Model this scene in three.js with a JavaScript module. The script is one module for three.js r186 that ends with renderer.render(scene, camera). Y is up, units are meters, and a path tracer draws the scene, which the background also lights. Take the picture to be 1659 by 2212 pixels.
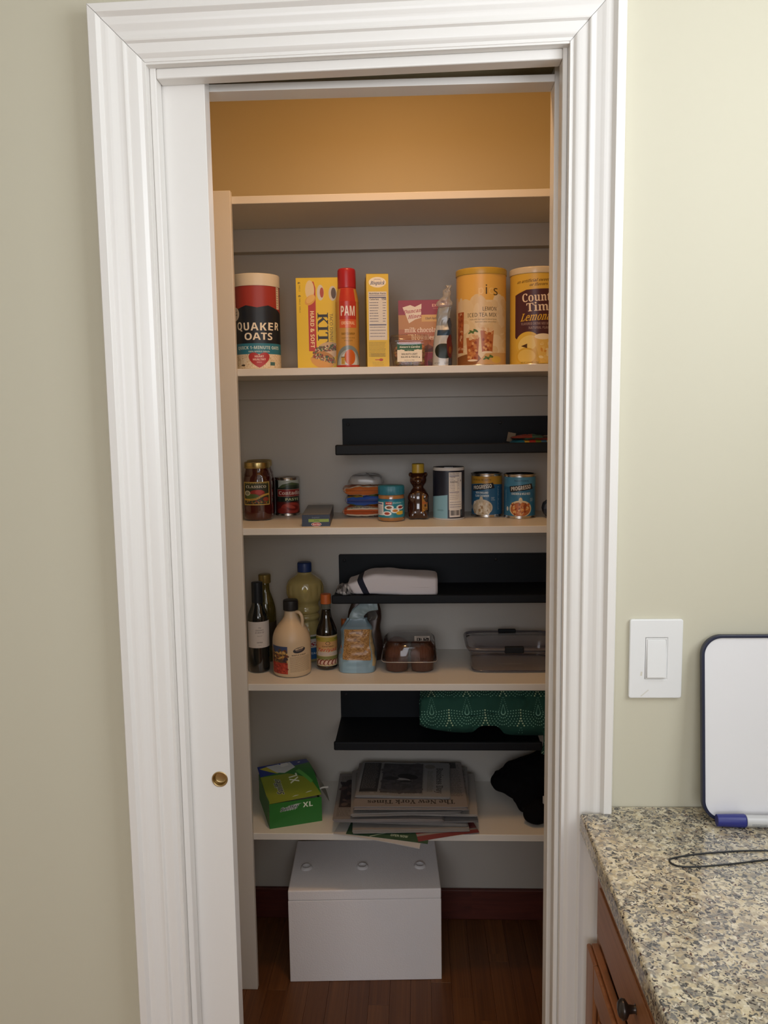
import * as THREE from 'three';
import { RoundedBoxGeometry } from 'three/addons/geometries/RoundedBoxGeometry.js';
import { mergeGeometries, mergeVertices, toCreasedNormals } from 'three/addons/utils/BufferGeometryUtils.js';
import { MarchingCubes } from 'three/addons/objects/MarchingCubes.js';
import { RectAreaLightUniformsLib } from 'three/addons/lights/RectAreaLightUniformsLib.js';

// ------------------------------------------------------------ camera, sky, light, exposure
const scene = new THREE.Scene();
const camera = new THREE.PerspectiveCamera(63.36, 1659 / 2212, 0.02, 60);
camera.position.set(0.09, 1.5931, 1.3769);
camera.rotation.order = 'YXZ';
camera.rotation.set(-0.119, 0.0402, -0.0141);
scene.background = new THREE.Color().setRGB(0.80, 0.92, 1.10);
const renderer = new THREE.WebGLRenderer({ antialias: true });
renderer.toneMapping = THREE.LinearToneMapping;
renderer.toneMappingExposure = 1.0;
renderer.shadowMap.enabled = true;
RectAreaLightUniformsLib.init();
function areaLight(w, h, x, y, z, tx, ty, tz, color, intensity, parent = scene) {
  const l = new THREE.RectAreaLight(new THREE.Color().setRGB(...color), intensity, w, h);
  l.position.set(x, y, z); l.lookAt(tx, ty, tz); parent.add(l); return l;
}
// daylight through the two kitchen windows (one over the counter, one in the wall behind the camera)
const WIN1 = { z0: 0.38, z1: 1.28, y0: 1.56, y1: 2.50 }, WIN2 = { x0: -1.05, x1: 0.85, y0: 1.2, y1: 2.45 };
const RX = 1.04, LX = -2.5, BZ = 3.6, CEIL = 2.62;
areaLight(0.84, 0.88, RX - 0.004, (WIN1.y0 + WIN1.y1) / 2, (WIN1.z0 + WIN1.z1) / 2, 0, (WIN1.y0 + WIN1.y1) / 2, (WIN1.z0 + WIN1.z1) / 2, [0.96, 1.0, 1.05], 6.2);
areaLight(1.84, 1.19, (WIN2.x0 + WIN2.x1) / 2, (WIN2.y0 + WIN2.y1) / 2, BZ - 0.004, (WIN2.x0 + WIN2.x1) / 2, (WIN2.y0 + WIN2.y1) / 2, 0, [0.97, 0.97, 1.01], 5.0);

// ------------------------------------------------------------ helpers
const V = (x, y, z) => new THREE.Vector3(x, y, z);
let seed = 7;
const rnd = () => { seed = (Math.imul(seed, 1664525) + 1013904223) | 0; return (seed >>> 0) / 4294967296; };
const hash = (x, y, z) => { let h = Math.imul(x, 374761393) ^ Math.imul(y, 668265263) ^ Math.imul(z, 2147483647 ^ 0x5bd1e995); h = Math.imul(h ^ (h >>> 13), 1274126177); return ((h ^ (h >>> 16)) >>> 0) / 4294967296; };
const sm = (t) => t * t * (3 - 2 * t), mix = (a, b, t) => a + (b - a) * t, clamp = (v, a = 0, b = 1) => Math.min(b, Math.max(a, v));
function noise(x, y = 0, z = 0, per = 0) {
  const ix = Math.floor(x), iy = Math.floor(y), iz = Math.floor(z), fx = sm(x - ix), fy = sm(y - iy), fz = sm(z - iz);
  const w = (n) => per ? ((n % per) + per) % per : n;
  const h = (a, b, c) => hash(w(ix + a), w(iy + b), iz + c);
  return mix(mix(mix(h(0, 0, 0), h(1, 0, 0), fx), mix(h(0, 1, 0), h(1, 1, 0), fx), fy), mix(mix(h(0, 0, 1), h(1, 0, 1), fx), mix(h(0, 1, 1), h(1, 1, 1), fx), fy), fz);
}
const sn = (x, y, z) => noise(x, y, z) * 2 - 1;
const names = {};
const numbered = (n) => { const k = names[n] = (names[n] ?? -1) + 1; return k ? `${n}_${String(k).padStart(3, '0')}` : n; };
function M(c, roughness = 0.6, o = {}) { return new THREE.MeshPhysicalMaterial({ color: c, roughness, metalness: 0, ...o }); }
const lin = (r, g, b) => new THREE.Color().setRGB(r, g, b);
function canvasTex(w, h, draw) {
  const c = document.createElement('canvas'); c.width = w; c.height = h;
  const g = c.getContext('2d'); draw(g, w, h);
  const t = new THREE.CanvasTexture(c); t.colorSpace = THREE.SRGBColorSpace; return t;
}
function dataTex(n, f, m = n) {
  const d = new Uint8Array(n * m * 4);
  for (let y = 0; y < m; y++) for (let x = 0; x < n; x++) { const c = f(x / n, y / m), i = (y * n + x) * 4; d[i] = clamp(c[0]) * 255; d[i + 1] = clamp(c[1]) * 255; d[i + 2] = clamp(c[2]) * 255; d[i + 3] = 255; }
  const t = new THREE.DataTexture(d, n, m); t.wrapS = t.wrapT = THREE.RepeatWrapping; t.magFilter = THREE.LinearFilter; t.colorSpace = THREE.SRGBColorSpace; t.needsUpdate = true; return t;
}
function T(g, s, x, y, size, color, o = {}) {
  g.save(); g.translate(x, y); if (o.rot) g.rotate(o.rot);
  g.font = `${o.i ? 'italic ' : ''}${o.b ? 'bold ' : ''}${size}px ${o.f || 'sans-serif'}`; g.textAlign = o.a || 'center'; g.textBaseline = 'middle';
  const w = g.measureText(s).width; let sx = o.sx || 1; if (o.w) sx = o.w / w; g.transform(sx, 0, o.i ? -0.2 : 0, 1, 0, 0);
  if (o.st) { g.strokeStyle = o.st; g.lineWidth = o.lw || size / 8; g.lineJoin = 'round'; g.strokeText(s, 0, 0); }
  g.fillStyle = color; g.fillText(s, 0, 0); g.restore();
}
const R = (g, c, x, y, w, h) => { g.fillStyle = c; g.fillRect(x, y, w, h); };
const E = (g, c, x, y, rx, ry, rot = 0) => { g.fillStyle = c; g.beginPath(); g.ellipse(x, y, rx, ry, rot, 0, 6.2832); g.fill(); };
const P = (g, c, pts) => { g.fillStyle = c; g.beginPath(); pts.forEach(([x, y], i) => i ? g.lineTo(x, y) : g.moveTo(x, y)); g.closePath(); g.fill(); };
const lines = (g, c, x, y, w, n, dy, t = 2) => { for (let i = 0; i < n; i++) { let px = x; while (px < x + w) { const l = 4 + rnd() * 14; if (px + l > x + w) break; R(g, c, px, y + i * dy, l, t); px += l + 3; } } };
const spots = (g, cols, x, y, w, h, n, s) => { for (let i = 0; i < n; i++) E(g, cols[Math.floor(rnd() * cols.length)], x + rnd() * w, y + rnd() * h, s * (0.5 + rnd()), s * (0.4 + rnd() * 0.8), rnd() * 3); };

function shade(o) { o.castShadow = true; o.receiveShadow = true; return o; }
function part(name, geo, mat, parent) { const m = shade(new THREE.Mesh(geo, mat)); m.name = name; parent.add(m); return m; }
function thing(name, label, category, pos = [0, 0, 0], turn = 0, group) {
  const o = new THREE.Group(); o.name = numbered(name); o.position.set(...pos); o.rotation.y = turn; o.userData = { label, category }; if (group) o.userData.group = group; scene.add(o); return o;
}
function solo(name, geo, mat, label, category, pos = [0, 0, 0], turn = 0, group) {
  const m = shade(new THREE.Mesh(geo, mat)); m.name = numbered(name); m.position.set(...pos); m.rotation.y = turn; m.userData = { label, category }; if (group) m.userData.group = group; scene.add(m); return m;
}
function struct(name, geo, mat, label, category) { const m = shade(new THREE.Mesh(geo, mat)); m.name = name; m.userData = { kind: 'structure', label, category }; scene.add(m); return m; }
function structGroup(name, label, category) { const o = new THREE.Group(); o.name = name; o.userData = { kind: 'structure', label, category }; scene.add(o); return o; }
// box from ranges, uv in metres
function uvm(geo, s = 1) {
  const p = geo.attributes.position, n = geo.attributes.normal, uv = new Float32Array(p.count * 2);
  for (let i = 0; i < p.count; i++) {
    const ax = Math.abs(n.getX(i)), ay = Math.abs(n.getY(i)), az = Math.abs(n.getZ(i)), x = p.getX(i) * s, y = p.getY(i) * s, z = p.getZ(i) * s;
    if (ay >= ax && ay >= az) { uv[2 * i] = x; uv[2 * i + 1] = z; } else if (ax >= az) { uv[2 * i] = z; uv[2 * i + 1] = y; } else { uv[2 * i] = x; uv[2 * i + 1] = y; }
  }
  geo.setAttribute('uv', new THREE.BufferAttribute(uv, 2)); return geo;
}
function box(x0, x1, y0, y1, z0, z1, bevel = 0, s = 1) {
  const w = x1 - x0, h = y1 - y0, d = z1 - z0;
  const g = bevel ? new RoundedBoxGeometry(w, h, d, 2, Math.min(bevel, w / 2.1, h / 2.1, d / 2.1)) : new THREE.BoxGeometry(w, h, d);
  g.translate((x0 + x1) / 2, (y0 + y1) / 2, (z0 + z1) / 2); return uvm(g, s);
}
const plain = (gs) => mergeGeometries(gs.map((g) => { const q = g.index ? g.toNonIndexed() : g; for (const k of Object.keys(q.attributes)) if (!['position', 'normal', 'uv'].includes(k)) q.deleteAttribute(k); return q; }));
const lathe = (pts, n = 48) => new THREE.LatheGeometry(pts.map(([r, y]) => new THREE.Vector2(Math.max(r, 1e-5), y)), n);
// rounded lathe profile through given points
function smoothProfile(pts) { // rounds the corners of a profile without swelling past it
  let p = pts, c = 0.006;
  for (let k = 0; k < 3; k++, c *= 0.5) { const q = [p[0]]; for (let i = 0; i + 1 < p.length; i++) { const [a, b] = [p[i], p[i + 1]], l = Math.hypot(b[0] - a[0], b[1] - a[1]) || 1e-9, t = Math.min(0.25, c / l); if (i) q.push([mix(a[0], b[0], t), mix(a[1], b[1], t)]); if (i + 2 < p.length) q.push([mix(b[0], a[0], t), mix(b[1], a[1], t)]); } q.push(p[p.length - 1]); p = q; }
  return p;
}
const face = (x, z) => Math.atan2(0.09 - x, 1.377 - z); // a printed front turned to the doorway
const wrap = (r, y0, y1, mid, span, seg = 40, r1 = r) => { const g = new THREE.CylinderGeometry(r1, r, y1 - y0, seg, 1, true, mid - span / 2, span); g.translate(0, (y0 + y1) / 2, 0); return g; };
function grid(fn, nu, nv, closeU = false) {
  const pos = [], uv = [], idx = [];
  for (let j = 0; j <= nv; j++) for (let i = 0; i <= nu; i++) { const p = fn(i / nu, j / nv); pos.push(p.x, p.y, p.z); uv.push(i / nu, j / nv); }
  for (let j = 0; j < nv; j++) for (let i = 0; i < nu; i++) { const a = j * (nu + 1) + i, b = a + 1, c = a + nu + 1, d = c + 1; idx.push(a, b, d, a, d, c); }
  const g = new THREE.BufferGeometry(); g.setAttribute('position', new THREE.Float32BufferAttribute(pos, 3)); g.setAttribute('uv', new THREE.Float32BufferAttribute(uv, 2)); g.setIndex(idx); g.computeVertexNormals();
  if (closeU) { const n = g.attributes.normal; for (let j = 0; j <= nv; j++) { const a = j * (nu + 1), b = a + nu; const v = V(n.getX(a) + n.getX(b), n.getY(a) + n.getY(b), n.getZ(a) + n.getZ(b)).normalize(); n.setXYZ(a, v.x, v.y, v.z); n.setXYZ(b, v.x, v.y, v.z); } }
  return g;
}
const sgnpow = (v, p) => Math.sign(v) * Math.pow(Math.abs(v), p);
// closed skin from a signed distance function
function sdfGeo(fn, c, h, res = 48) {
  const mc = new MarchingCubes(res, new THREE.MeshStandardMaterial(), false, false, 60000); mc.isolation = 0;
  for (let k = 0; k < res; k++) for (let j = 0; j < res; j++) for (let i = 0; i < res; i++)
    mc.field[i + j * res + k * res * res] = -fn(c[0] + (i / (res / 2) - 1) * h, c[1] + (j / (res / 2) - 1) * h, c[2] + (k / (res / 2) - 1) * h) / h;
  mc.update();
  let g = new THREE.BufferGeometry(); g.setAttribute('position', new THREE.BufferAttribute(mc.positionArray.slice(0, mc.count * 3), 3));
  g = mergeVertices(g, 1e-5); g.scale(h, h, h); g.translate(...c); g.computeVertexNormals(); return g;
}
const smin = (a, b, k) => { const t = clamp(0.5 + 0.5 * (b - a) / k); return mix(b, a, t) - k * t * (1 - t); };
const ball = (x, y, z, cx, cy, cz, rx, ry = rx, rz = rx) => { const k = Math.hypot((x - cx) / rx, (y - cy) / ry, (z - cz) / rz); return (k - 1) * Math.min(rx, ry, rz); };
const shapeRect = (x0, x1, y0, y1, r = 0) => { const s = new THREE.Shape(); if (!r) { s.moveTo(x0, y0); s.lineTo(x1, y0); s.lineTo(x1, y1); s.lineTo(x0, y1); s.closePath(); return s; } s.moveTo(x0 + r, y0); s.lineTo(x1 - r, y0); s.absarc(x1 - r, y0 + r, r, -Math.PI / 2, 0); s.lineTo(x1, y1 - r); s.absarc(x1 - r, y1 - r, r, 0, Math.PI / 2); s.lineTo(x0 + r, y1); s.absarc(x0 + r, y1 - r, r, Math.PI / 2, Math.PI); s.lineTo(x0, y0 + r); s.absarc(x0 + r, y0 + r, r, Math.PI, Math.PI * 1.5); return s; };
const extrude = (s, d, bev = 0, seg = 12) => new THREE.ExtrudeGeometry(s, { depth: d, bevelEnabled: bev > 0, bevelSize: bev, bevelThickness: bev, bevelOffset: -bev, bevelSegments: 2, curveSegments: seg });

// ------------------------------------------------------------ shared materials
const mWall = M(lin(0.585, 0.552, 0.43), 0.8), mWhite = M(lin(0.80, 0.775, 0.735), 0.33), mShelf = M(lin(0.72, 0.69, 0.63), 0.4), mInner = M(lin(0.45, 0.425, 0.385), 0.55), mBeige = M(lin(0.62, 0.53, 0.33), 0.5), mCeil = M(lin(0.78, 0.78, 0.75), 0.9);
const mBlack = M(lin(0.007, 0.009, 0.012), 0.55, { specularIntensity: 0.4 }), mDark = M(lin(0.01, 0.01, 0.012), 0.6);
const mSteel = M(lin(0.62, 0.61, 0.6), 0.25, { metalness: 1 }), mGold = M(lin(0.55, 0.42, 0.18), 0.3, { metalness: 1 }), mBrass = M(lin(0.45, 0.33, 0.16), 0.35, { metalness: 1 });
const clear = (c = lin(1, 1, 1), r = 0.06) => M(c, r, { transmission: 1, thickness: 0, ior: 1.45 });
const solid = (att, dist, r = 0.05, ior = 1.45) => M(lin(1, 1, 1), r, { transmission: 1, thickness: 0.05, ior, attenuationColor: att, attenuationDistance: dist });
const print = (tex, r = 0.5, o = {}) => M(0xffffff, r, { map: tex, ...o });
const woodTex = (a, b, c, seedz) => dataTex(512, (u, v) => { // grain along v
  const w = noise(u * 16, v * 2, seedz, 0) , g = noise(u * 90 + w * 3, v * 3, seedz + 5), f = noise(u * 240, v * 14, seedz + 9), k = clamp(0.55 * g + 0.25 * f + 0.3 * w - 0.05);
  return [0, 1, 2].map((i) => k < 0.5 ? mix(a[i], b[i], k * 2) : mix(b[i], c[i], k * 2 - 1));
});
const floorTex = woodTex([0.34, 0.21, 0.11], [0.42, 0.275, 0.15], [0.49, 0.33, 0.19], 3);
const cabTex = woodTex([0.48, 0.30, 0.18], [0.57, 0.37, 0.23], [0.64, 0.44, 0.29], 11);

// ------------------------------------------------------------ setting: kitchen and pantry shell
{
  const hole = (y1, s) => { const p = new THREE.Path(); p.moveTo(-0.335, 0); p.lineTo(0.335, 0); p.lineTo(0.335, y1); p.lineTo(-0.335, y1); p.closePath(); s.holes.push(p); return s; };
  const open = (x0, x1, y1) => { const s = new THREE.Shape(); [[x0, 0], [-0.335, 0], [-0.335, y1], [0.336, y1], [0.336, 0], [x1, 0], [x1, CEIL], [x0, CEIL]].forEach(([x, y], i) => i ? s.lineTo(x, y) : s.moveTo(x, y)); s.closePath(); return s; };
  const f = extrude(open(LX, RX, 2.17), 0.04); f.translate(0, 0, -0.04); struct('wall_front', f, mWall, 'olive beige kitchen wall around the pantry doorway', 'wall');
  const b = extrude(open(-0.76, 0.82, 2.16), 0.04); b.translate(0, 0, -0.125); struct('wall_pantry_front', b, mBeige, 'pantry side of the wall around the doorway', 'wall');
  struct('wall_left', box(LX - 0.1, LX, 0, CEIL, 0, BZ + 0.1), mWall, 'olive beige kitchen wall on the left', 'wall');
  const rw = new THREE.Shape(); rw.moveTo(-BZ - 0.1, 0); rw.lineTo(0, 0); rw.lineTo(0, CEIL); rw.lineTo(-BZ - 0.1, CEIL); rw.closePath();
  const wh = new THREE.Path(); wh.moveTo(-WIN1.z1, WIN1.y0); wh.lineTo(-WIN1.z1, WIN1.y1); wh.lineTo(-WIN1.z0, WIN1.y1); wh.lineTo(-WIN1.z0, WIN1.y0); wh.closePath(); rw.holes.push(wh);
  const rg = extrude(rw, 0.12); rg.rotateY(Math.PI / 2); rg.translate(RX, 0, 0); struct('wall_right', rg, mWall, 'olive beige kitchen wall with a window over the counter', 'wall');
  const bw = shapeRect(LX, RX, 0, CEIL), bh = new THREE.Path(); bh.moveTo(WIN2.x0, WIN2.y0); bh.lineTo(WIN2.x0, WIN2.y1); bh.lineTo(WIN2.x1, WIN2.y1); bh.lineTo(WIN2.x1, WIN2.y0); bh.closePath(); bw.holes.push(bh);
  const bg = extrude(bw, 0.12); bg.translate(0, 0, BZ); struct('wall_rear', bg, mWall, 'kitchen wall behind the camera with a window', 'wall');
  struct('ceiling', box(LX, RX + 0.12, CEIL, CEIL + 0.1, -1.2, BZ + 0.12), mCeil, 'flat white ceiling', 'ceiling');
  const kt = woodTex([0.56, 0.40, 0.24], [0.66, 0.48, 0.30], [0.74, 0.56, 0.37], 17); kt.repeat.set(4, 1);
  struct('floor', box(LX, RX + 0.1, -0.1, 0, -0.125, BZ + 0.1), M(0xffffff, 0.4, { map: kt }), 'brown wooden kitchen floor', 'floor');
  struct('wall_pantry_left', box(-0.84, -0.74, 0, CEIL, -1.2, -0.125), mBeige, 'beige pantry side wall by the sliding door', 'wall');
  struct('wall_pantry_right', box(0.80, 0.9, 0, CEIL, -1.2, -0.125), mBeige, 'beige pantry side wall behind the right doorpost', 'wall');
  const pb = structGroup('wall_back', 'back wall of the pantry, tan above the top shelf and white below', 'wall');
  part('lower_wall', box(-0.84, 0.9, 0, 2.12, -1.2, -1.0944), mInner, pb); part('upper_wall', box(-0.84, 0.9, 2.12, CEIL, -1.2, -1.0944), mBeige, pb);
  // pantry floor, strip by strip
  const pf = structGroup('floor_pantry', 'dark oak strip floor of the pantry', 'floor');
  part('subfloor', box(-0.74, 0.80, -0.1, -0.012, -1.0944, -0.125), M(lin(0.02, 0.014, 0.01), 0.9), pf);
  const tones = [0xf4e8d8, 0xe8dac8, 0xf0e2cc, 0xdccab8, 0xfff0dc, 0xe2d2bc].map((c, i) => { const t = floorTex.clone(); t.offset.set(i * 0.17, i * 0.31); t.repeat.set(5, 1.2); return M(c, 0.42, { map: t }); });
  const W = 0.0571; let row = 0;
  for (let x = -0.74; x < 0.795; x += W, row++) {
    const x1 = Math.min(x + W, 0.80); const cut = [-1.0944, -1.0944 + 0.15 + 0.62 * ((row * 0.617) % 1), -0.125];
    for (let k = 0; k < 2; k++) { const g = box(x + 0.0002, x1 - 0.0002, -0.012, 0 - 0.0002 * ((row + k) % 3), cut[k] + 0.0002, cut[k + 1] - 0.0002, 0.0006); const o = g.attributes.uv; for (let i = 0; i < o.count; i++) o.setXY(i, o.getX(i) + row * 0.137, o.getY(i) + row * 0.41 + k * 0.3); part('plank', g, tones[(row * 5 + k * 3 + (row >> 2)) % 6], pf); }
  }
  // reddish wooden baseboard of the back wall
  const bt = woodTex([0.26, 0.10, 0.075], [0.32, 0.13, 0.095], [0.38, 0.165, 0.12], 21); bt.rotation = Math.PI / 2; bt.repeat.set(2, 4);
  struct('baseboard_back', box(-0.74, 0.80, 0, 0.099, -1.0944, -1.0794, 0.003), M(0xffffff, 0.5, { map: bt }), 'dark reddish wooden baseboard at the foot of the pantry back wall', 'baseboard');
  // windows
  const w1 = structGroup('window_1', 'white framed window over the counter', 'window'), w2 = structGroup('window_2', 'white framed window in the wall behind the camera', 'window');
  const fr = (g, x0, x1, y0, y1, z0, z1) => part('window_frame', box(x0, x1, y0, y1, z0, z1, 0.003), mWhite, g);
  for (const [a, b] of [[WIN1.z0, WIN1.z0 + 0.03], [WIN1.z1 - 0.03, WIN1.z1]]) fr(w1, RX + 0.02, RX + 0.08, WIN1.y0, WIN1.y1, a, b);
  for (const [a, b] of [[WIN1.y0, WIN1.y0 + 0.03], [WIN1.y1 - 0.03, WIN1.y1]]) fr(w1, RX + 0.02, RX + 0.08, a, b, WIN1.z0 + 0.03, WIN1.z1 - 0.03);
  part('pane', box(RX + 0.048, RX + 0.052, WIN1.y0 + 0.03, WIN1.y1 - 0.03, WIN1.z0 + 0.03, WIN1.z1 - 0.03), clear(), w1);
  for (const [a, b] of [[WIN2.x0, WIN2.x0 + 0.03], [WIN2.x1 - 0.03, WIN2.x1]]) fr(w2, a, b, WIN2.y0, WIN2.y1, BZ + 0.02, BZ + 0.08);
  for (const [a, b] of [[WIN2.y0, WIN2.y0 + 0.03], [WIN2.y1 - 0.03, WIN2.y1]]) fr(w2, WIN2.x0 + 0.03, WIN2.x1 - 0.03, a, b, BZ + 0.02, BZ + 0.08);
  part('pane', box(WIN2.x0 + 0.03, WIN2.x1 - 0.03, WIN2.y0 + 0.03, WIN2.y1 - 0.03, BZ + 0.048, BZ + 0.052), clear(), w2);
}
// ------------------------------------------------------------ door casing, jambs, pocket door
{
  const arc = (s0, z0, s1, z1, n, f) => Array.from({ length: n + 1 }, (_, i) => { const t = i / n; return [mix(s0, s1, t), mix(z0, z1, f(t))]; });
  const S = (t) => sm(t);
  // profile from the outer edge (s = 0) to the inner edge (s = 0.081)
  const prof = [[0, 0], [0, 0.026], [0.002, 0.029], [0.014, 0.029], [0.0155, 0.0275], [0.0190, 0.0210], [0.021, 0.0207], ...arc(0.025, 0.0207, 0.044, 0.0140, 10, S), [0.0505, 0.0150], [0.0525, 0.0142], [0.0550, 0.0095], [0.066, 0.0093], ...arc(0.068, 0.0093, 0.076, 0.0035, 6, (t) => 1 - Math.cos(t * Math.PI / 2)), [0.0765, 0.0035], [0.081, 0.0035], [0.081, 0]];
  const sweep = (A, B) => { // straight run between two mitred ends
    const pos = []; const n = prof.length;
    const q = (a, b, c, d) => { for (const p of [a, b, c, a, c, d]) pos.push(p.x, p.y, p.z); };
    for (let i = 0; i < n; i++) { const [s0, z0] = prof[i], [s1, z1] = prof[(i + 1) % n]; q(A(s0, z0), A(s1, z1), B(s1, z1), B(s0, z0)); }
    const g = new THREE.BufferGeometry(); g.setAttribute('position', new THREE.Float32BufferAttribute(pos, 3)); g.computeVertexNormals();
    g.setAttribute('uv', new THREE.Float32BufferAttribute(new Float32Array(pos.length / 3 * 2), 2)); return toCreasedNormals(g, 0.5);
  };
  const Yo = (x) => 2.2288 + 0.018 * (x + 0.4152), X = 0.4152, G = 0.0004;
  struct('trim_1', sweep((s, z) => V(-X + s, Yo(-X + s) - s - G, z), (s, z) => V(-X + s, 0, z)), mWhite, 'white moulded door casing on the left of the pantry doorway', 'door casing');
  struct('trim_2', sweep((s, z) => V(X - s, 0, z), (s, z) => V(X - s, Yo(X - s) - s - G, z)), mWhite, 'white moulded door casing meeting the granite counter', 'door casing');
  struct('trim_3', sweep((s, z) => V(X - s, Yo(X - s) - s + G, z), (s, z) => V(-X + s, Yo(-X + s) - s + G, z)), mWhite, 'white moulded door casing across the top of the doorway', 'door casing');
  const lj = structGroup('trim_4', 'white front jamb and stop beside the sliding door', 'door jamb');
  part('front_jamb', box(-0.3352, -0.3335, 0, 2.168, -0.043, 0.002), mWhite, lj); part('stop', box(-0.3335, -0.3225, 0, 2.155, -0.043, -0.014, 0.0025), mWhite, lj);
  struct('trim_5', box(-0.3352, -0.3225, 0, 2.145, -0.125, -0.084, 0.001), mWhite, 'white rear jamb behind the sliding door', 'door jamb');
  const rj = structGroup('trim_6', 'white right jamb with a recessed strip where the door closes', 'door jamb');
  part('front_jamb', box(0.3338, 0.336, 0, 2.175, -0.046, 0.002), mWhite, rj); part('stop', box(0.3255, 0.3338, 0, 2.165, -0.046, -0.014, 0.0025), mWhite, rj); part('strike_strip', box(0.3325, 0.336, 0, 2.175, -0.084, -0.046), mWhite, rj); part('rear_jamb', box(0.3245, 0.336, 0, 2.16, -0.125, -0.084, 0.001), mWhite, rj);
  const hj = structGroup('trim_7', 'white head jamb in two halves with the dark door slot between', 'door jamb');
  const tilt = (g) => { const p = g.attributes.position; for (let i = 0; i < p.count; i++) p.setY(i, p.getY(i) + 0.018 * (p.getX(i) + 0.3225)); g.computeVertexNormals(); return g; };
  part('front_head', tilt(box(-0.3335, 0.3338, 2.1465, 2.172, -0.045, 0.002)), mWhite, hj); part('head_stop', tilt(box(-0.3225, 0.3255, 2.1305, 2.1465, -0.045, -0.014, 0.0025)), mWhite, hj);
  part('rear_head', box(-0.3225, 0.3245, 2.133, 2.1450, -0.125, -0.080, 0.001), mWhite, hj); part('slot_blocking', box(-0.3225, 0.3245, 2.1450, 2.162, -0.125, -0.117), M(lin(0.42, 0.30, 0.18), 0.8), hj);
  part('door_track', plain([box(-0.334, 0.334, 2.252, 2.256, -0.082, -0.044), box(-0.334, 0.334, 2.226, 2.252, -0.082, -0.079), box(-0.334, 0.334, 2.226, 2.252, -0.047, -0.044)]), mSteel, hj);
  // pocket door
  const d = structGroup('door_1', 'plain white sliding pocket door with a round brass finger pull', 'door');
  const s = shapeRect(-0.73, -0.2524, 0.012, 2.15), h = new THREE.Path(); h.absarc(-0.2716, 0.9384, 0.0122, 0, Math.PI * 2, true); s.holes.push(h);
  const g = extrude(s, 0.032, 0.001, 32); g.translate(0, 0, -0.078); part('slab', g, mWhite, d);
  const cup = lathe([[0, -0.009], [0.009, -0.009], [0.0108, -0.0075], [0.0115, 0.0], [0.0125, 0.0012], [0.0142, 0.0012], [0.0146, 0.0002], [0.0146, -0.0002]], 40); cup.rotateX(Math.PI / 2); cup.translate(-0.2716, 0.9384, -0.045);
  part('finger_pull', cup, mBrass, d).userData.label = 'round brass finger pull';
}
// ------------------------------------------------------------ pantry lamp
{
  const L = thing('ceiling_lamp', 'flat warm ceiling lamp inside the pantry', 'lamp', [0.04, CEIL, -0.34]);
  part('lamp_ring', lathe([[0.085, 0], [0.105, 0], [0.105, -0.014], [0.1, -0.018], [0.085, -0.018]]), mWhite, L);
  part('lamp_diffuser', lathe([[0, -0.0165], [0.085, -0.0165], [0.085, -0.004]]), M(lin(0.9, 0.8, 0.6), 0.5, { emissive: lin(1, 0.62, 0.3), emissiveIntensity: 2 }), L);
  areaLight(0.15, 0.15, 0, -0.0205, 0, 0.04, 0, -0.45, [1, 0.57, 0.26], 69, L).rotation.set(-Math.PI / 2, 0, 0);
}
// ------------------------------------------------------------ shelves and stile
const SY = [2.1373, 1.7104, 1.2971, 0.8743, 0.4509], ZS = -0.766, ZB = -1.0944;
const ORD = ['top', 'second', 'third', 'fourth', 'lowest'];
SY.forEach((y, i) => {
  const o = thing('pantry_shelf', ['white painted pantry shelf with nothing on it, topmost of five', 'white pantry shelf carrying the oats, boxed mixes and drink canisters', 'white pantry shelf carrying the cans, jars and ramen', 'white pantry shelf carrying the bottles, muffins and clear container', 'white pantry shelf carrying the newspapers, just above the foam box'][i], 'shelf', [0, y, 0], 0, 'pantry shelves');
  part('board', box(-0.739, 0.799, -0.019, 0, ZB, ZS, 0.0015), mShelf, o);
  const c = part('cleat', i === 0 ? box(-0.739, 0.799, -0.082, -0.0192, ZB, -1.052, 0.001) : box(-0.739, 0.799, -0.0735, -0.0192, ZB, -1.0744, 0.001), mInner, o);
  if (i === 0) for (const x of [0.0885, 0.330]) { const g = new THREE.CylinderGeometry(0.006, 0.006, 0.0012, 20); g.rotateX(Math.PI / 2); g.translate(x, -0.033, -1.0515); part('screw_plug', g, M(lin(0.45, 0.43, 0.40), 0.6), c); }
});
solo('shelf_stile', box(-0.48, -0.3667, 0, 2.147, -0.7655, -0.747, 0.002), mShelf, 'white upright board closing the left end of the shelves', 'upright board');
// ------------------------------------------------------------ black ledges on the back wall
[[-0.1291, 0.50, 1.578, 1.481, 1.509, 'black metal picture ledge under the second shelf, holding small wrapped packets'], [-0.1478, 0.49, 1.1704, 1.0715, 1.0956, 'black metal picture ledge holding the folded white towel'], [-0.1505, 0.4328, 0.752, 0.6509, 0.676, 'black metal picture ledge holding the green patterned bag']].forEach(([x0, x1, yt, y0, y1, label]) => {
  const o = thing('picture_ledge', label, 'ledge', [x0, y0, ZB], 0, 'black picture ledges'), w = x1 - x0;
  const s = shapeRect(0, w, 0, yt - y0, 0.004), bp = extrude(s, 0.009); part('back_plate', bp, mBlack, o);
  part('tray', box(0, w, 0, 0.011, 0.009, 0.229, 0.001), mBlack, o);
  part('lip', box(0, w, 0, y1 - y0, 0.229, 0.24, 0.004), mBlack, o);
  for (const x of [0.017, w * 0.74]) { const g = lathe([[0, 0.0018], [0.003, 0.0014], [0.0048, 0], [0.0048, -0.001]], 20); g.rotateX(Math.PI / 2); g.translate(x, yt - y0 - 0.018, 0.0095); part('screw', g, mDark, o); }
});
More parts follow.
